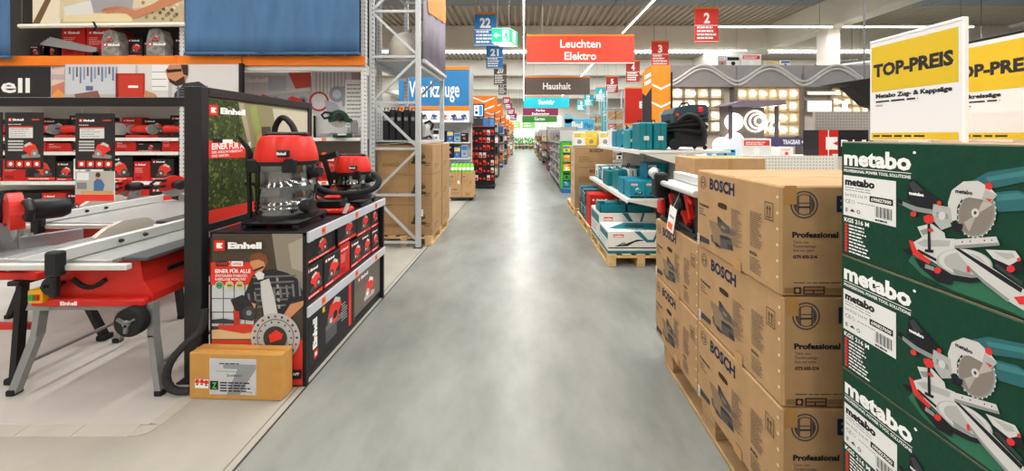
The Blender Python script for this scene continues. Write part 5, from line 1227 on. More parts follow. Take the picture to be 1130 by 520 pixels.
def case(loc, w, h, d, label, col=TE):
    b = MB(); b.box(0, w, 0, d, 0, h, col, .016); o = T(b.build('tool_case', loc=loc), label, 'tool case', 'teal tool cases'); 
    b = MB(); b.box(w/2-.006, w/2+.006, -.004, d+.004, .01, h-.01, TED, .002); b.build('lid_gap', o)
    b = MB(); b.box(w*.3, w*.7, -.01, 0, h*.35, h*.5, M('cfcfca', .5), .003); b.build('latch', o)
    b = MB(); b.tube([(w*.3, d*.35, h-.005), (w*.3, d*.35, h+.03), (w*.3, d*.65, h+.03), (w*.3, d*.65, h-.005)], .008, RUB, 6); b.build('handle', o); return o
for i in range(4): case((1.34+.145*i, 5.15, .802), .13, .3, .36, 'upright teal tool case on the lower shelf, %s from the aisle' % ORD[i], TE if i != 1 else M('d9d9d4', .5))
case((1.3, 5.62, .802), .26, .24, .36, 'low teal tool case on the lower shelf by the aisle'); case((1.6, 5.62, .802), .26, .3, .36, 'teal tool case on the lower shelf by the back panel')
for i in range(3): place('mt' if i % 2 else 'mw', .25, .24, .3, (1.36+.0*i, 6.2+.28*i, .802), R(-90), 'box at the far end of the lower shelf, %s from the front' % ORD[i], GM, i)
place('mt', .25, .2, .3, (1.75, 4.79, 1.018), 0, 'teal box lying on top of the second row', GM, 1)
for i in range(2): case((1.46+.18*i, 4.56, 1.402), .165, .35, .34, 'tall teal tool case standing on the top shelf, %s' % ('left', 'right')[i])
case((1.44, 4.97, 1.402), .07, .27, .3, 'slim teal tool case at the aisle edge of the top shelf', M('2a8f9b', .45))
for i in range(2): place('mt', .17, .29, .2, (1.62+.2*i, 5.1, 1.402), 0, 'teal picture box behind the tall cases, %s' % ('left', 'right')[i], GM, i)
for i, st in enumerate(('mt', 'mt', 'wh', 'ye', 'wh')): place(st, .25, .28-.02*(i % 2), .26, (1.6-.0*i, 5.5+.3*i+(.12 if i > 2 else 0), 1.402), R(-90) if i > 2 else 0, '%s box on the top shelf towards the far end, %s in line' % ({'mt': 'teal', 'wh': 'white', 'ye': 'yellow'}[st], ORD[i]), GM, i)
# dark blue-grey workshop vacuum on the top shelf
vc = E('workshop_vacuum', (2.12, 4.74, 1.402), 'dark workshop vacuum wrapped in its black hose on the gondola', 'vacuum')
VB = M('2f4652', .5)
b = MB(); b.box(-.2, .21, -.17, .2, .04, .36, M('1f2226', .55), .04); b.build('tank', vc)
b = MB(); b.prism([(-.24, .34), (.2, .35), (.2, .54), (.17, .57), (-.0, .575), (-.21, .53), (-.25, .46)], (0, -.18, 0), XP, ZP, (0, .38, 0), VB); hd_ = b.build('head', vc)
b = MB(); b.box(.07, .13, -.2, -.18, .47, .54, RED, .006); b.build('switch', hd_)
b = MB(); b.box(-.21, -.17, -.19, -.18, .42, .46, RED, .003); b.build('latch', hd_)
b = MB(); b.tube([(-.1, 0, .54), (-.06, 0, .6), (.02, 0, .61), (.05, 0, .57)], .012, RUB, 8); b.build('handle', hd_, smooth=50)
for i, z in enumerate((.42, .34, .27, .2)):
    n = 22; pts = [(.245*math.cos(2*math.pi*t/n)*(1+.03*math.sin(i+t)), .225*math.sin(2*math.pi*t/n), z+.05*math.cos(2*math.pi*t/n+i*.8)) for t in range(n)]
    b = MB(); b.tube(pts, .024, RUB, 8, closed=True); b.build('hose_coil', vc, smooth=60)
hosep([(.12, -.235, .12), (.1, -.26, .26), (.03, -.265, .4), (-.1, -.25, .44), (-.2, -.22, .36)], .024, M('26282b', .6), vc, 'hose_end')
for x, y, r in ((-.22, -.17, .07), (-.22, .17, .07)):
    b = MB(); b.lathe([(r*.7, -.02), (r, -.015), (r, .015), (r*.7, .02)], RUB, (x, y, r), 18, 'y'); b.build('rear_wheel', vc, smooth=40)
for y in (-.14, .14):
    b = MB(); b.lathe([(.02, -.012), (.03, 0), (.02, .012)], RUB, (.18, y, .03), 12, 'y'); b.build('castor', vc)
# black and red bench saw displayed on the rear brown cartons
zb = .15+2*BH+.001
bs = E('bench_table_saw', (.975, 2.045, zb), 'black and red table saw displayed on the rear brown cartons', 'table saw')
SB = M('232428', .45)
b = MB(); b.box(.0, .6, .02, .56, .0, .03, BLACK, .008); b.build('base_frame', bs)
b = MB(); b.prism([(.05, .03), (.6, .03), (.58, .2), (.5, .26), (.07, .26), (.05, .2)], (0, .06, 0), XP, ZP, (0, .44, 0), SB); b.build('body', bs)
for y in (.03, .5):
    b = MB(); b.beam((.03, y, .02), (.03, y, .265), .035, .035, BLACK); b.build('frame_post', bs)
b = MB(); b.box(.0, .62, .0, .58, .26, .285, ALU, .005); b.build('table_top', bs)
b = MB(); b.tube([(-.012, -.02, .272), (-.012, .6, .272)], .02, ALU, 10); b.build('guide_rail', bs)
b = MB(); b.tube([(.0, -.015, .262), (.62, -.015, .262)], .016, ALU, 10); b.build('guide_rail', bs)
b = MB(); b.box(-.06, .03, .46, .56, .17, .34, BLACK, .012); b.build('fence_clamp', bs)
b = MB(); b.tube([(-.05, .5, .32), (-.03, .62, .33), (.02, .72, .33)], .03, M('b9bab8', .4), 12); b.build('dust_port', bs, smooth=50)
b = MB(); b.box(.1, .15, .03, .56, .288, .345, ALU, .004); b.build('rip_fence', bs)
b = MB(); b.box(-.02, .03, .49, .56, .05, .15, MR, .01); b.build('stop_switch', bs)
b = MB(); b.lathe([(.055, -.0), (.07, .012), (.07, .02), (.055, .03)], BLACK, (.005, .3, .15), 20, 'x'); b.tube([(.01, .3, .15), (.06, .3, .15)], .014, BLACK, 8); b.build('hand_wheel', bs)
for q in ((.03, .1, .2, .03, .2, .24), (.03, .16, .06, .03, .24, .12), (.03, .12, .1, .03, .18, .22), (.035, .36, .05, .035, .44, .2)):
    b = MB(); b.beam(q[:3], q[3:], .03, .03, MR); b.build('red_lever', bs)
b = MB(); b.tube([(.02, .08, .03), (.0, .16, .05), (.01, .3, .05), (.02, .46, .09)], .012, RUB, 6); b.build('power_cable', bs)
pt = E('price_tag', (.945, 2.35, zb), 'white hanging price tag on the black and red table saw', 'price tag')
b = MB(); b.prism([(0, 0), (.1, -.015), (.16, .15), (.06, .165)], (0, .05, -.01), -YP, ZP, (.002, 0, 0), PWHITE); tg = b.build('tag', pt)
p = Print(); p.poly([(.015, .012), (.085, .002), (.1, .045), (.032, .055)], M('ee6a3c', .6)); p.poly([(.05, .09), (.115, .08), (.12, .095), (.055, .105)], PGREY); p.build('tag_print', tg, (0, .05, -.01), -YP, ZP)
b = MB(); b.tube([(.001, -.06, .15), (.03, -.05, .2), (.06, -.02, .24)], .0015, PWHITE, 4); b.build('string', pt)
# ------------------------------------------------------------------ green promotional stand and grey shelving down the right side
gs = E('promotion_stand', (1.04, 10.0, 0), 'green tiered promotion stand on a blue base', 'display stand')
GN = M('3fa53a', .5)
b = MB(); b.box(0, .5, 0, .5, 0, .12, M('2a5fa8', .5), .008); b.build('base', gs)
for x in (0, .46):
    b = MB(); b.box(x, x+.04, 0, .5, .12, 1.4, GN, .003); b.build('side_panel', gs)
b = MB(); b.box(.04, .46, .46, .5, .12, 1.4, GN); b.build('back_panel', gs)
for j, z in enumerate((.14, .38, .62, .87, 1.12)):
    b = MB(); b.box(.04, .46, .0, .46, z-.02, z, GN, .002); b.build('tier', gs)
    for i in range(2): place(('mt', 'gn', 'ye', 'or', 'ye')[j], .19, .19, .2, (1.04+.145+i*.21, 10.03, z+.001), 0, '%s pack on tier %s of the green stand, %s' % (('teal', 'green', 'yellow', 'orange', 'yellow')[j], ORD[j], ('left', 'right')[i]), 'packs on the green stand', j+i)
g2 = E('grey_shelving', (1.05, 10.55, 0), 'empty-looking grey wire shelving along the right of the aisle', 'shelf')
GW = M('a6a9ac', .45, .3)
for y in (0, 1.3, 2.6, 3.9):
    b = MB(); b.box(0, .04, y, y+.04, 0, 1.75, GW, .003); b.build('post', g2)
    b = MB(); b.box(.5, .54, y, y+.04, 0, 1.75, GW, .003); b.build('post', g2)
for z in (.18, .48, .78, 1.08, 1.38, 1.7):
    b = MB(); b.box(0, .54, 0, 3.94, z-.02, z, GW); b.build('wire_shelf', g2)
    b = MB(); b.box(-.012, 0, 0, 3.94, z-.03, z+.05, M('b9bcbf', .45, .3)); b.build('front_rail', g2)
b = MB(); b.box(.0, 1.2, -.03, 0, 1.42, 1.74, M('aeb0b0', .5), .004); b.build('grey_board', g2)
make_pallet('wooden_pallet', (1.02, 10.62, 0), 'wooden pallet edge under the grey wire shelving', w=.5, l=1.2, h=.144) if False else None
for j, z in enumerate((.181, .481, .781, 1.081, 1.381)):
    stock(1.1, 12.5, 3.7, z, .24, 9, ['gy', 'wh', 'gy', 'cr'], 'grey pack on level %s of the wire shelving' % ORD[j], 'packs on the wire shelving', j, .3, R(-90), far='all')
for k, (y, x0) in enumerate(((16.2, 1.08), (19.5, 1.0), (23, .98), (27.5, 1.0), (33, 1.0))):
    w = 1.4; nm = '%s end shelf beyond the wire shelving on the right' % ORD[k]
    gondola((x0+w/2, y, 0), w, .7, 2.0-.2*(k % 2), (.5, .9, 1.3), ('55484f', '8b8b88', '6a5a3e')[k % 3], nm, name='end_shelf')
    for j, z in enumerate((.101, .501, .901, 1.301)):
        stock(x0+w/2, y+.04, w, z, .34, 4, [['pk', 'mb', 'pk', 'gy'], ['bn', 'cr', 'mb', 'wh'], ['bn', 'bn', 'cr', 'er'], ['wh', 'gn', 'bn', 'bl'], ['gn', 'wh', 'cr', 'bn']][k], 'pack on level %s of the %s right end shelf' % (ORD[j], ORD[k]), 'packs on the far right end shelves', k*2+j, .3, far=(0, 1) if k < 2 else 'all')
    if k < 3:
        gondola((x0+.08, y+1.9, 0), 1.9, .5, 1.9, (.5, .9, 1.3), '9a9a98', 'aisle side shelf behind the %s right end shelf' % ORD[k], R(-90), name='side_shelf')
        for j, z in enumerate((.101, .501, .901, 1.301)):
            stock(x0+.12, y+1.9, 1.8, z, .34, 4, SETS[(k+2) % 6], 'pack on level %s behind the %s right end shelf' % (ORD[j], ORD[k]), 'packs along the right aisle side', k+j, .25, R(-90), far='all')
for s_, nm in ((-1, 'left'), (1, 'right')):
    o = FS[s_].build('packed_goods'); o['kind'] = 'stuff'; T(o, 'small coloured goods packed on the far %s shelves of the aisle' % nm, 'goods')
# ------------------------------------------------------------------ lighting department, right background
LY = 13.0
def lx(px, y=LY): return (px-VX)*y/FPX
def lz(py, y=LY): return EYE-(py-VY)*y/FPX
WARM = M('ffeccb', .5, emit=1.7); WARM2 = M('ffdfaa', .5, emit=1.3); COOL = M('fff6e8', .4, emit=1.6); CREAM = M('e8dcc6', .6); TAUP = M('8d847c', .6)
lw = E('lamp_wall', (0, LY, 0), 'long lamp display wall with wave header in the lighting department', 'display wall')
b = MB(); b.box(4.6, 15.5, .3, .4, 0, lz(72), M('cfc4b4', .7)); b.build('back_wall', lw)
for i in range(4):
    a = lx(740+i*73.5); c = lx(740+(i+1)*73.5)-.03; z0, z1 = lz(96), lz(72)
    b = MB(); b.box(a, c, 0, .06, z0, z1, M('8f8a8a', .55, kind='noise', scale=.8, amt=.1), .006); hp = b.build('header_panel', lw)
    for dz in (0, .22):
        n = 24; pts = []
        for j in range(n+1):
            t = j/n; w = .5-.5*math.cos(2*math.pi*t); pts.append((a+(c-a)*t, -.02, z0+.06+dz*.6+(z1-z0-.2)*(w**.8)))
        b = MB(); b.tube(pts, .05, M('d9d6d4', .35, .3), 6); b.build('wave_strip', hp, smooth=60)
for px in (740, 812, 886, 962, 1036):
    b = MB(); b.box(lx(px)-.05, lx(px)+.05, -.02, .3, 0, lz(96 if px != 886 else 82), M('6f6862', .6), .006); b.build('pillar', lw)
def cellwall(x0, x1, y1, y0, nc, nr, dark, seed):
    r = random.Random(seed); w = (x1-x0)/nc; h = (y0-y1)/nr
    b = MB(); b.box(lx(x0), lx(x1), .2, .3, lz(y0), lz(y1), dark); b.build('cell_backing', lw)
    for i in range(nc+1):
        b = MB(); b.box(lx(x0+i*w)-.025, lx(x0+i*w)+.025, .1, .25, lz(y0), lz(y1), dark); b.build('cell_divider', lw)
    for j in range(nr+1):
        b = MB(); b.box(lx(x0), lx(x1), .1, .25, lz(y1+j*h)-.02, lz(y1+j*h)+.02, dark); b.build('cell_shelf', lw)
    for i in range(nc):
        for j in range(nr):
            cx, cz = lx(x0+(i+.5)*w), lz(y1+(j+.5)*h); sw, sh = .43*w*LY/FPX, .42*h*LY/FPX
            e = E('wall_lamp', (cx, LY+.2, cz), 'lit lamp in the %s column, %s row of the %s lamp wall section' % (ORD[i], ORD[j], ('left', 'middle', 'right')[seed]), 'lamp', group='lit lamps in the display wall')
            k = (i*3+j*5+seed) % 4; b = MB(); b.box(-sw, sw, -.02, 0, -sh, sh, CREAM, .004); b.build('glow_tint_plate', e)  # cream plate widened so its colour carries the lamp's glow
            b = MB()
            if k == 0: b.lathe([(sw*.2, -.16), (sw*.7, -.13), (sw*.75, -.08), (sw*.4, -.02)], WARM, (0, 0, 0), 14, 'y')
            elif k == 1: b.box(-sw*.7, sw*.7, -.09, -.02, -sh*.5, sh*.5, WARM, .01)
            elif k == 2: b.lathe([(sw*.25, -sh*.7), (sw*.6, -sh*.6), (sw*.35, sh*.6), (sw*.1, sh*.65)], WARM2, (0, -.1, 0), 12)
            else: b.lathe([(sw*.3, -.12), (sw*.45, -.1), (sw*.45, -.02)], WARM, (-sw*.4, 0, sh*.1), 12, 'y'); b.lathe([(sw*.3, -.12), (sw*.45, -.1), (sw*.45, -.02)], WARM, (sw*.45, 0, -sh*.15), 12, 'y'); b.box(-sw*.5, sw*.55, -.03, -.018, -.01, .01, DSTEEL)
            b.build('lit_shade', e, smooth=45)
cellwall(742, 800, 96, 146, 4, 4, M('8a8178', .6), 0)
cellwall(816, 884, 96, 150, 6, 4, M('cbb894', .6), 1)  # cell backing paled towards cream, lamp glow put into its colour
cellwall(922, 986, 97, 126, 6, 3, M('c7b28e', .6), 2)
# plain light panels in the right section
for i, (a, c, t, q) in enumerate(((892, 930, 100, 105), (892, 922, 110, 124), (930, 940, 110, 124))):
    b = MB(); b.box(lx(a), lx(c), .1, .24, lz(q), lz(t), M('9a958e', .5), .006); o = b.build('panel_lamp', loc=(0, LY, 0)); T(o, 'flat white panel lamp on the right lamp wall section, %s from the top' % ORD[i], 'lamp', 'flat panel lamps')
    b = MB(); b.box(lx(a)+.06, lx(c)-.06, .09, .1, lz(q)+.04, lz(t)-.04, COOL); b.build('lit_panel', o)
# goods standing on top of the header
for i, (a, c, h, st) in enumerate(((798, 806, 12, 'gy'), (807, 822, 12, 'wh'), (824, 846, 14, 'wh'), (851, 866, 6, 'cr'), (868, 879, 7, 'wh'))):
    place(st, round(lx(c)-lx(a), 2), round(h*LY/FPX, 2), .06, ((lx(a)+lx(c))/2, LY+.302, lz(72)+.001), 0, 'flat box standing on the lamp wall header, %s from the left' % ORD[i], 'boxes on the lamp wall', i)
# free-standing lamp booth with purple canopy
BY2 = 9.0
bo = E('lamp_booth', (0, BY2, 0), 'lamp booth with purple-grey canopy showing round lit lamps', 'display')
PUR = M('4d3f63', .5)
def bxx(px): return lx(px, BY2)
def bzz(py): return lz(py, BY2)
b = MB(); b.prism([(bxx(797), bzz(117)), (bxx(812), bzz(112)), (bxx(858), bzz(112)), (bxx(860), bzz(116)), (bxx(812), bzz(117.5))], (0, -.25, 0), XP, ZP, (0, .95, 0), M('6b6070', .5)); b.build('canopy', bo)
for px in (807, 858):
    b = MB(); b.box(bxx(px)-.03, bxx(px)+.03, 0, .08, 0, bzz(117), M('5a5660', .5), .005); b.build('post', bo)
b = MB(); b.box(bxx(807), bxx(858), .5, .55, 0, bzz(117), M('7a746e', .6)); b.build('back_panel', bo)
b = MB(); b.box(bxx(807), bxx(858), .0, .55, .9, .94, M('d8d4cc', .5), .005); b.build('counter', bo)
for i, (px, py, r, fl) in enumerate(((821, 134, .24, 1), (821, 157, .26, 1))):
    e = E('round_lamp', (bxx(px), BY2+.5, bzz(py)), 'glowing round disc lamp in the booth, %s' % ('upper', 'lower')[i], 'lamp', group='disc lamps in the booth')
    b = MB(); b.lathe([(r*.8, -.03), (r, -.06), (r*.97, -.1), (r*.6, -.13), (.02, -.14)], COOL, n=28, axis='y'); b.build('diffuser', e, smooth=50)
    b = MB(); b.lathe([(r*.5, 0), (r*.5, -.03)], PWHITE, n=20, axis='y'); b.build('mount', e)
def ringlamp(px, py, rs, label):
    e = E('ring_lamp', (bxx(px), BY2+.5, bzz(py)), label, 'lamp')
    for k, r in enumerate(rs):
        b = MB(); b.tube([(r*math.cos(2*math.pi*i/28)+.03*k, -.06-.03*k, r*math.sin(2*math.pi*i/28)) for i in range(28)], .022, COOL, 7, closed=True); b.build('light_ring', e, smooth=60)
    b = MB(); b.lathe([(.05, 0), (.05, -.05)], STEEL, n=14, axis='y'); b.build('mount', e)
ringlamp(846, 133, (.27, .19, .11), 'three nested glowing ring lamp in the booth')
ringlamp(866, 138, (.16, .09), 'small double ring lamp beside the booth')
e = E('globe_lamp', (lx(797, 8.2), 8.2, lz(170.5, 8.2)), 'glowing white globe lamp standing left of the booth', 'lamp')
b = MB(); n = 12; b.lathe([(.01+.19*math.sin(math.pi*i/n), .2-.19*math.cos(math.pi*i/n)+.0) for i in range(n+1)], COOL, n=24); b.build('globe', e, smooth=60)
b = MB(); b.lathe([(.08, 0), (.08, .02), (.03, .03)], STEEL, n=16); b.build('foot', e)
b = MB(); b.box(-.45, .45, -.2, .4, 0, e.location.z-.001, M('d9d6cf', .6), .01); T(b.build('white_plinth', loc=(e.location.x+.2, 8.2, 0)), 'white plinth carrying the glowing globe lamp', 'plinth'); p = Print(); p.lines(.1, .9, .6, 3, .1, .03, PLG, 1); p.build('price_strip', bpy.data.objects['white_plinth'], (-.45, -.2, 0), XP, ZP, base=(.05, .6, .85, 1.0, PWHITE))
# purple lettering sign
e = E('aisle_sign', (0, 8.0, 0), 'dark purple sign board with white lettering before the lamps', 'sign')
b = MB(); b.box(lx(836, 8), lx(908, 8), 0, .05, lz(161.5, 8), lz(152, 8), M('4b4168', .5), .004); q = b.build('board', e)
p = Print(); p.text('TRAGBAR + SO LAMP', lx(864, 8), lz(159.2, 8), .1, PWHITE, w=lx(905, 8)-lx(864, 8), bold=.02); p.build('lettering', q, (0, 0, 0), XP, ZP)
for px in (842, 902):
    b = MB(); b.box(lx(px, 8)-.02, lx(px, 8)+.02, .02, .06, 0, lz(161, 8), DKG); b.build('post', e)
b = MB(); b.box(lx(836, 8), lx(908, 8), -.3, .3, 0, .9, M('d9d6cf', .6), .01); b.build('counter', e)
for i in range(7):
    place(('wh', 'gy', 'wh', 'lb')[i % 4], .15, .22-.03*(i % 2), .15, (lx(842+i*9.5, 8), 7.75, .902), 0, 'small lamp box on the counter below the purple sign, %s from the left' % ORD[i], 'lamp boxes on the counter', i)
# white peg gondola in the middle distance with boxes on top
wg = E('peg_gondola', (0, 5.2, 0), 'low white pegboard gondola behind the brown cartons', 'shelf')
def wx(px): return lx(px, 5.2)
b = MB(); b.box(2.72, 4.5, 0, .03, 0, lz(172, 5.2), M('e0ddd6', .5, kind='perf', scale=22, amt=.03)); b.build('pegboard', wg)
b = MB(); b.box(2.72, 4.5, .03, .6, lz(173, 5.2)-.02, lz(173, 5.2), WG, .004); b.build('top_shelf', wg)
b = MB(); b.box(2.72, 4.5, -.3, .6, 0, .12, WG, .01); b.build('base', wg)
for x in (2.72, 4.46):
    b = MB(); b.box(x, x+.04, -.01, .05, 0, 1.32, WG, .004); b.build('upright', wg)
ztop = lz(173, 5.2)+.001
place('wh', .42, .26, .3, (wx(838), 5.26, ztop), 0, 'large white box on the pegboard gondola, left of the lettering box', 'boxes on the pegboard gondola', 2)
place('lb', .3, .1, .25, (wx(803), 5.26, ztop), 0, 'flat light blue box at the left end of the pegboard gondola', 'boxes on the pegboard gondola', 1)
place('wh', .2, .13, .25, (wx(872), 5.27, ztop), 0, 'small white box in the middle of the pegboard gondola', 'boxes on the pegboard gondola', 0)
b = MB(); b.box(-.36, .36, 0, .3, 0, .385, M('1f1d20', .5), .004); o = T(b.build('tool_carton', loc=(wx(930)+.05, 5.24, ztop)), 'red and black carton with white emblem behind the green cartons', 'carton')
p = Print(); p.rect(0, .004, .28, .381, M('c8241d', .5)); p.rect(.06, .11, .25, .27, PWHITE)
p.L[-1:] = []; p.poly([(.1, .1), (.27, .1), (.27, .16), (.2, .19), (.27, .22), (.27, .28), (.1, .28)], PWHITE); p.rect(.13, .004, .145, .381, PWHITE); p.text('Einhell', .32, .15, .09, PWHITE, w=.36, bold=.05); p.build('printed_front', o, (-.36, 0, 0), XP, ZP)
b = MB(); b.box(lx(899, 5.6), lx(960, 5.6), .4, .44, ztop-.02, lz(123, 5.6), M('a39d97', .5, kind='perf', scale=22, amt=.04)); b.build('grey_pegboard', wg)
# cartons behind the brown stack
for j in range(3):
    place('bn', .72, .448, .5, (lx(793, 4.0)-.03, 3.72, .0+j*.45), 0, 'brown carton in the stack behind the black and red saw, %s' % ('bottom', 'middle', 'top')[j], 'cartons behind the displayed saw', 0)
# black lamp hood at the right
e = E('lamp_hood', (0, 6.0, 0), 'large black triangular hood left of the price sign', 'hood')
b = MB(); b.prism([(lx(916, 6), lz(93, 6)), (lx(962, 6), lz(86, 6)), (lx(975, 6), lz(85, 6)), (lx(975, 6), lz(120, 6)), (lx(962, 6), lz(116, 6)), (lx(938, 6), lz(95, 6))], (0, 0, 0), XP, ZP, (0, .22, 0), M('1d1a18', .5)); b.build('hood', e)
b = MB(); b.tube([(lx(960, 6), .1, lz(87, 6)), (lx(960, 6), .1, roof(6))], .012, DSTEEL, 6); b.build('suspension', e)
# ------------------------------------------------------------------ hanging signs
def hang_sign(name, px0, px1, py1, py0, y, col, label, draw, top=None, th=.04, wires=(.15, .85), cat='sign', group=None):
    X0, X1 = (px0-VX)*y/FPX, (px1-VX)*y/FPX; Z0, Z1 = EYE-(py0-VY)*y/FPX, EYE-(py1-VY)*y/FPX; w, h = X1-X0, Z1-Z0
    e = E(name, (X0, y, Z0), label, cat, group=group)
    b = MB(); b.box(0, w, 0, th, 0, h, M(col, .5), .004); bd = b.build('board', e)
    p = Print(); draw(p, w, h); p.build('lettering', bd, (0, 0, 0), XP, ZP, e0=.002, de=.001)
    if top:
        b = MB(); b.box(0, w, -.012, th, h-h*top, h, ORG, .003); b.build('orange_edge', e)
    for t in wires:
        b = MB(); b.tube([(w*t, th/2, h), (w*t, th/2, roof(y)-Z0)], .007, M('9a9a98', .5), 5); b.build('wire', e)
    return e
def num(n, rows=4):
    def f(p, w, h):
        p.text(n, w/2, h*.56, h*.28, PWHITE, w=w*(.5 if len(n) > 1 else .26), mid=True, bold=.04); p.rect(0, h*.475, w, h*.495, PWHITE)
        r = random.Random(hash(n) % 99 if False else sum(map(ord, n)))
        for i in range(rows): p.lines(w*.08, h*(.4-.1*i), w*.85, 1, .1, h*.055, PWHITE, r.randrange(99))
        p.rect(0, h*.02, w, h*.035, PWHITE)
    return f
GH = 'numbered aisle signs'
RD2 = 'd5392c'
for (n, a, c, t, q, y, col) in (('22', 523.5, 547.5, 14, 51, 13.3, '2a78b8'), ('21', 536.5, 555, 50, 76, 16.8, '2f79b4'), ('20', 545, 559, 70, 94, 23.5, '5d5450'), ('19', 550, 559, 88, 105, 32, '5d5450'),
        ('2', 767, 793, 8, 47, 12.3, RD2), ('3', 719, 738, 45, 74, 16.4, 'cf3a2f'), ('4', 691, 706, 67, 91, 20.5, 'a8302c'), ('5', 669, 682, 84, 103, 24.5, '9c2f2c'), ('6', 657, 669, 96, 112, 27.5, '2a97a2'), ('7', 644.5, 655, 104, 117, 31, '23a2b0'), ('8', 637, 646, 110, 122, 36, '2b98a8')):
    hang_sign('aisle_number_sign', a, c, t, q, y, col, 'hanging %s aisle sign with the number %s' % ({'22': 'blue', '21': 'blue', '20': 'grey', '19': 'grey', '6': 'turquoise', '7': 'turquoise', '8': 'turquoise'}.get(n, 'red'), {'22': 'twenty-two', '21': 'twenty-one', '20': 'twenty', '19': 'nineteen', '2': 'two', '3': 'three', '4': 'four', '5': 'five', '6': 'six', '7': 'seven', '8': 'eight'}[n]), num(n), .05, group=GH)
for i in range(4):
    hang_sign('aisle_number_sign', 555+i*2.5, 563+i*2.5, 107+i*6, 115+i*6, 34+i*2, '7d2a50', 'purple hanging aisle sign far on the left, %s from the top' % ORD[i], lambda p, w, h: p.lines(w*.1, h*.6, w*.8, 3, h*.2, h*.1, PWHITE, i), .08, group=GH)
def two(a, c):
    def f(p, w, h): p.text(a, w/2, h*.55, h*.27, PWHITE, w=w*.375, mid=True, bold=.02); p.text(c, w/2, h*.13, h*.27, PWHITE, w=w*.295, mid=True, bold=.02); p.rect(0, 0, w, h*.03, PWHITE)
    return f
def one(a, k=.4, hh=.36):
    def f(p, w, h): p.text(a, w/2, h*.3, h*hh, PWHITE, w=w*k, mid=True, bold=.02)
    return f
hang_sign('department_sign', 581, 700, 38, 70, 12.0, 'e0432c', 'wide red department sign with two white words above the aisle', two('Leuchten', 'Elektro'), .07)
hang_sign('department_sign', 578, 651, 84.5, 104.5, 19.6, '61564f', 'brown-grey department sign above the aisle', one('Haushalt', .42), .06)
hang_sign('department_sign', 578, 628, 106, 119, 28.5, '1fb3c4', 'turquoise department sign above the aisle', one('Sanitär', .36, .4), .08)
hang_sign('department_sign', 577, 616, 119.5, 127.5, 37, '7a2145', 'dark purple department sign with two words far down the aisle', lambda p, w, h: (p.text('Farbe', w/2, h*.56, h*.3, PWHITE, w=w*.25, mid=True), p.text('Dekoration', w/2, h*.1, h*.3, PWHITE, w=w*.48, mid=True)))
hang_sign('department_sign', 576, 615, 128, 135, 40, '3f7f35', 'green department sign farthest down the aisle', one('Garten', .3, .5))
# emergency exit light box
ex = E('exit_light', (-.92, 11.2, 4.46), 'green emergency exit light box with arrow and running figure', 'exit sign')
EX = M('14b57a', .4, emit=.7)
b = MB(); b.prism([(-.07, 0), (.5, 0), (.72, .5), (.15, .5)], (0, 0, 0), XP, YP, (0, 0, .46), M('e9e9e6', .4)); b.build('housing', ex)
p = Print(); p.rect(-.07, .02, .5, .44, EX); p.poly([(-.02, .23), (.08, .33), (.08, .26), (.2, .26), (.2, .2), (.08, .2), (.08, .13)], PWHITE); p.rect(.26, .05, .46, .4, PWHITE); p.disc(.37, .35, .03, EX, 10); p.poly([(.33, .3), (.4, .31), (.42, .2), (.45, .08), (.4, .08), (.37, .18), (.3, .1), (.28, .13), (.34, .2)], EX); p.build('front_pictogram', ex, (0, 0, 0), XP, ZP, de=.001)
v = Vector((.22, .5, 0)); L0 = v.length; p = Print(); p.rect(0, .02, L0, .44, EX); p.rect(L0*.3, .06, L0*.7, .4, PWHITE); p.build('side_pictogram', ex, (.5, 0, 0), v.normalized(), ZP, de=.001)
b = MB(); b.prism([(-.03, .03), (.47, .03), (.66, .46), (.17, .46)], (0, 0, -.006), XP, YP, (0, 0, .006), M('fffdf6', .4, emit=2.5)); b.build('down_light', ex)
for x, y in ((.1, .1), (.45, .35)):
    b = MB(); b.tube([(x, y, .46), (x, y, roof(11.2)-4.46)], .008, DSTEEL, 5); b.build('wire', ex)
# ------------------------------------------------------------------ orange tower and coloured headers in the right middle distance
oy = 11.0
def ox(px, y=oy): return (px-VX)*y/FPX
def oz(py, y=oy): return EYE-(py-VY)*y/FPX
e = E('orange_tower', (0, oy, 0), 'tall orange tower with white chevrons above the teal cases', 'display tower')
b = MB(); b.box(ox(719), ox(740), 0, .6, 0, oz(72), M('ee8424', .5), .006); b.build('tower_body', e)
p = Print()
for q in (97, 117): p.poly([(ox(719), oz(q-5)), (ox(729.5), oz(q)), (ox(740), oz(q-5)), (ox(740), oz(q-3)), (ox(729.5), oz(q+2)), (ox(719), oz(q-3))], PWHITE)
p.build('chevrons', e, (0, 0, 0), XP, ZP)
b = MB(); b.prism([(ox(709), oz(80)), (ox(719), oz(75)), (ox(719), oz(96)), (ox(712), oz(106)), (ox(709), oz(103))], (0, -.03, 0), XP, ZP, (0, .06, 0), ORG); w_ = b.build('slanted_wing', e); p = Print(); p.poly([(ox(711), oz(84)), (ox(718), oz(80)), (ox(718), oz(84)), (ox(711), oz(88))], PWHITE); p.poly([(ox(711), oz(91)), (ox(718), oz(87)), (ox(718), oz(91)), (ox(711), oz(95))], PWHITE); p.build('lettering', w_, (0, -.03, 0), XP, ZP)
b = MB(); b.prism([(ox(709), oz(103)), (ox(712), oz(106)), (ox(719), oz(96)), (ox(719), oz(136)), (ox(709), oz(136))], (0, -.02, 0), XP, ZP, (0, .05, 0), M('2f2c2e', .5)); b.build('dark_wing', e)
b = MB(); b.box(ox(740), ox(741.5), -.05, 0, 0, oz(80), BLACK); b.build('post', e)
e = E('novation_panel', (0, 9.0, 0), 'tall grey panel with upright white lettering beside the dark vacuum', 'panel')
b = MB(); b.box(lx(729, 9), lx(737, 9), 0, .05, 0, lz(124, 9), M('9a9894', .55), .004); q_ = b.build('panel_board', e)
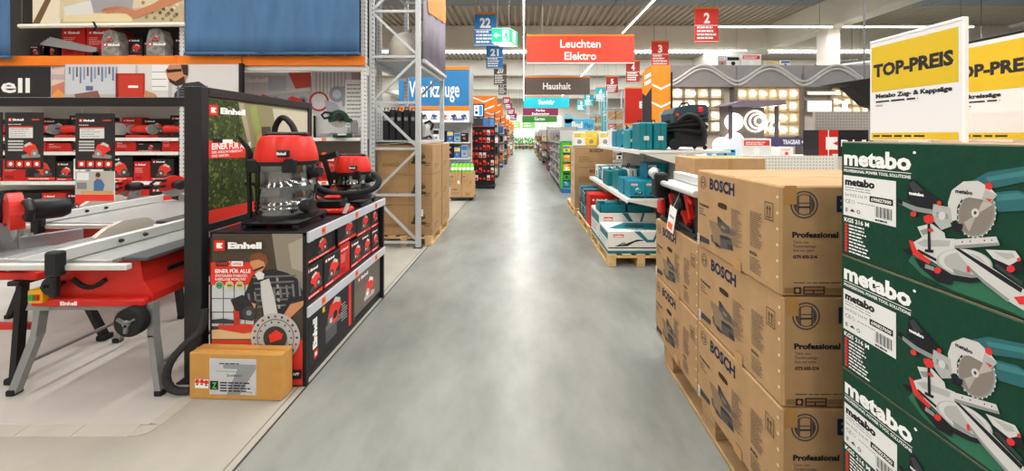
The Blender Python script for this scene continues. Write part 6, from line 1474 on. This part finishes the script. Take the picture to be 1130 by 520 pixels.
g, fs, tw_ = glyphs('INNOVATION', .03); k = 1.05/tw_; p = Print(); p.L.append(([(lx(731.2, 9)+.1-bb*.1, .95+aa*k) for aa, bb in g], fs, PWHITE)); p.build('lettering', q_, (0, 0, 0), XP, ZP)
e = E('red_header', (0, 17.5, 0), 'red header board with a white letter left of the orange tower', 'sign'); yy = 17.5
b = MB(); b.box(ox(690, yy), ox(713, yy), 0, .1, oz(136, yy), oz(98, yy), M('c2291f', .5), .006); q_ = b.build('board', e); p = Print(); p.text('E', ox(705.5, yy), oz(119, yy), .3, PWHITE, bold=.05); p.build('lettering', q_, (0, 0, 0), XP, ZP)
for a, c in ((98, 96.5), (138, 136)):
    b = MB(); b.box(ox(690, yy), ox(713, yy), -.01, .1, oz(a, yy), oz(c, yy), ORG); b.build('orange_edge', e)
for x in (691, 711):
    b = MB(); b.box(ox(x, yy), ox(x, yy)+.06, .02, .08, 0, oz(137, yy), DKG); b.build('post', e)
# grey racks with stored goods beyond the red header
for k, (a, c, y) in enumerate(((670, 690, 21), (650, 664, 26))):
    e = E('storage_rack', (0, y, 0), 'distant grey storage rack with mixed goods, %s from the red header' % ORD[k], 'rack')
    for x in (a, c):
        for d in (0, .8):
            b = MB(); b.box(ox(x, y)-.03, ox(x, y)+.03, d, d+.06, 0, oz(100, y), RK); b.build('post', e)
    zs = [.15, 1.0, 1.8, 2.5, 3.2]
    for z in zs:
        b = MB(); b.box(ox(a, y), ox(c, y), 0, .85, z-.05, z, RK); b.build('shelf', e)
    for z in zs[:-1]:
        b = MB(); b.beam((ox(a, y), -.01, z), (ox(c, y), -.01, z+.7), .03, .03, RK); b.build('diagonal_brace', e)
    for j, z in enumerate(zs[:-1]):
        for i in range(2): place(('bn', 'wh', 'gy', 'bn')[(i+j) % 4], .4, .5, .5, (ox(a, y)+.28+.46*i, y+.1, z+.001), 0, 'carton on level %s of the %s distant rack, %s' % (ORD[j], ORD[k], ('left', 'right')[i]), 'cartons in the distant racks', i+j)
e = E('turquoise_header', (0, 24, 0), 'upright turquoise header with white lettering between the distant racks', 'sign')
b = MB(); b.box(ox(664, 24), ox(671, 24), 0, .1, 0, oz(113, 24), M('1fb0c0', .5)); q_ = b.build('board', e); p = Print(); p.text('Sa', ox(665, 24), oz(128, 24), .35, PWHITE); p.build('lettering', q_, (0, 0, 0), XP, ZP)
e = E('bath_sign', (0, 22, 0), 'light blue sign with white lettering and rounded top above the shelving', 'sign'); y = 22
b = MB(); b.box(ox(623, y), ox(656, y), 0, .1, oz(143, y), oz(131, y), M('59bfe6', .5), .02); b.lathe([(.3, 0), (.3, .1)], M('8fd4ee', .5), (ox(627, y), 0, oz(131, y)), 18, 'y'); q_ = b.build('board', e); p = Print(); p.text('Bad', ox(631, y), oz(141, y), .36, PWHITE, w=.65, bold=.05); p.text('Plan', ox(645, y), oz(141, y), .3, M('2a6fb3', .6), w=.5); p.build('lettering', q_, (0, 0, 0), XP, ZP)
for x in (630, 650):
    b = MB(); b.box(ox(x, y), ox(x, y)+.05, .02, .08, 0, oz(143, y), DKG); b.build('post', e)
# ------------------------------------------------------------------ garden department at the far end
b = MB(); b.box(-4, 5, 0, .1, .6, 4.2, M('dfe9e4', .4, emit=1.6)); o = S(b.build('window_1', loc=(0, 47.8, 0)))
for i in range(8):
    q = MB(); q.box(-4+i*1.28-.05, -4+i*1.28+.05, -.06, 0, .6, 4.2, M('b9c2bd', .5)); q.build('window_frame', o)
rr = random.Random(8)
LG = [M('5f9a3c', .6), M('86b95a', .6), M('3f7a34', .6), M('a4c877', .6)]
proto = []
for k in range(3):
    r = random.Random(k); b = MB()
    for i in range(120):
        a = r.uniform(0, 6.28); rad = r.uniform(.05, .45); z = .5+r.uniform(0, .9); c_ = Vector((rad*math.cos(a), rad*math.sin(a), z)); s_ = r.uniform(.07, .14); d = Vector((r.uniform(-1, 1), r.uniform(-1, 1), r.uniform(-.3, 1))).normalized(); u = d.orthogonal().normalized()*s_*.5
        b.add([c_-d*s_, c_+u, c_+d*s_, c_-u], [(0, 1, 2, 3)], LG[r.randrange(4)])
    f = E('potted_shrub', (0, 0, 0), '', 'plant'); b.build('foliage', f, fix=False)
    q = MB(); q.lathe([(.17, 0), (.22, .32), (.24, .34), (.2, .34)], M(('8a4a30', '6a6a6a', 'a3552f')[k], .7), n=14); q.build('pot', f)
    q = MB(); q.tube([(0, 0, .3), (.02, 0, .6), (0, .02, .95)], .03, M('5d4630', .8), 6); q.build('stem', f); proto.append([f, False])
for i in range(14):
    k = i % 3; f = proto[k][0] if not proto[k][1] else dup(proto[k][0]); proto[k][1] = True
    x = -2.6+i*.42; f.location = (x, 43.6+(i % 2)*1.2, .0); T(f, 'leafy green potted shrub at the far aisle end, %s from the left' % ORD[i], 'plant', 'potted shrubs at the far end')
for i in range(3):
    b = MB(); b.box(-.8, .8, 0, .05, 0, .9, M(('a5d36a', '7fc06a', 'd7e8c8')[i], .5)); o = T(b.build('garden_banner', loc=(-1.2+1.8*i, 45, 2.5)), '%s green garden banner hanging at the far end' % ('left', 'middle', 'right')[i], 'banner', 'garden banners')
    p = Print(); p.lines(.2, .55, 1.2, 2, .3, .14, PWHITE, i); p.build('print', o, (-.8, 0, 0), XP, ZP)
    for s_ in (-.7, .7):
        b = MB(); b.tube([(s_, .02, .9), (s_, .02, roof(45)-2.5)], .008, DSTEEL, 5); b.build('wire', o)
for i in range(3):
    place('bn', .8, .9, .6, (1.5+.0*i, 39.5+i*1.2, 0), 0, 'brown crate beside the far aisle end, %s from the front' % ORD[i], 'crates at the far end', i)
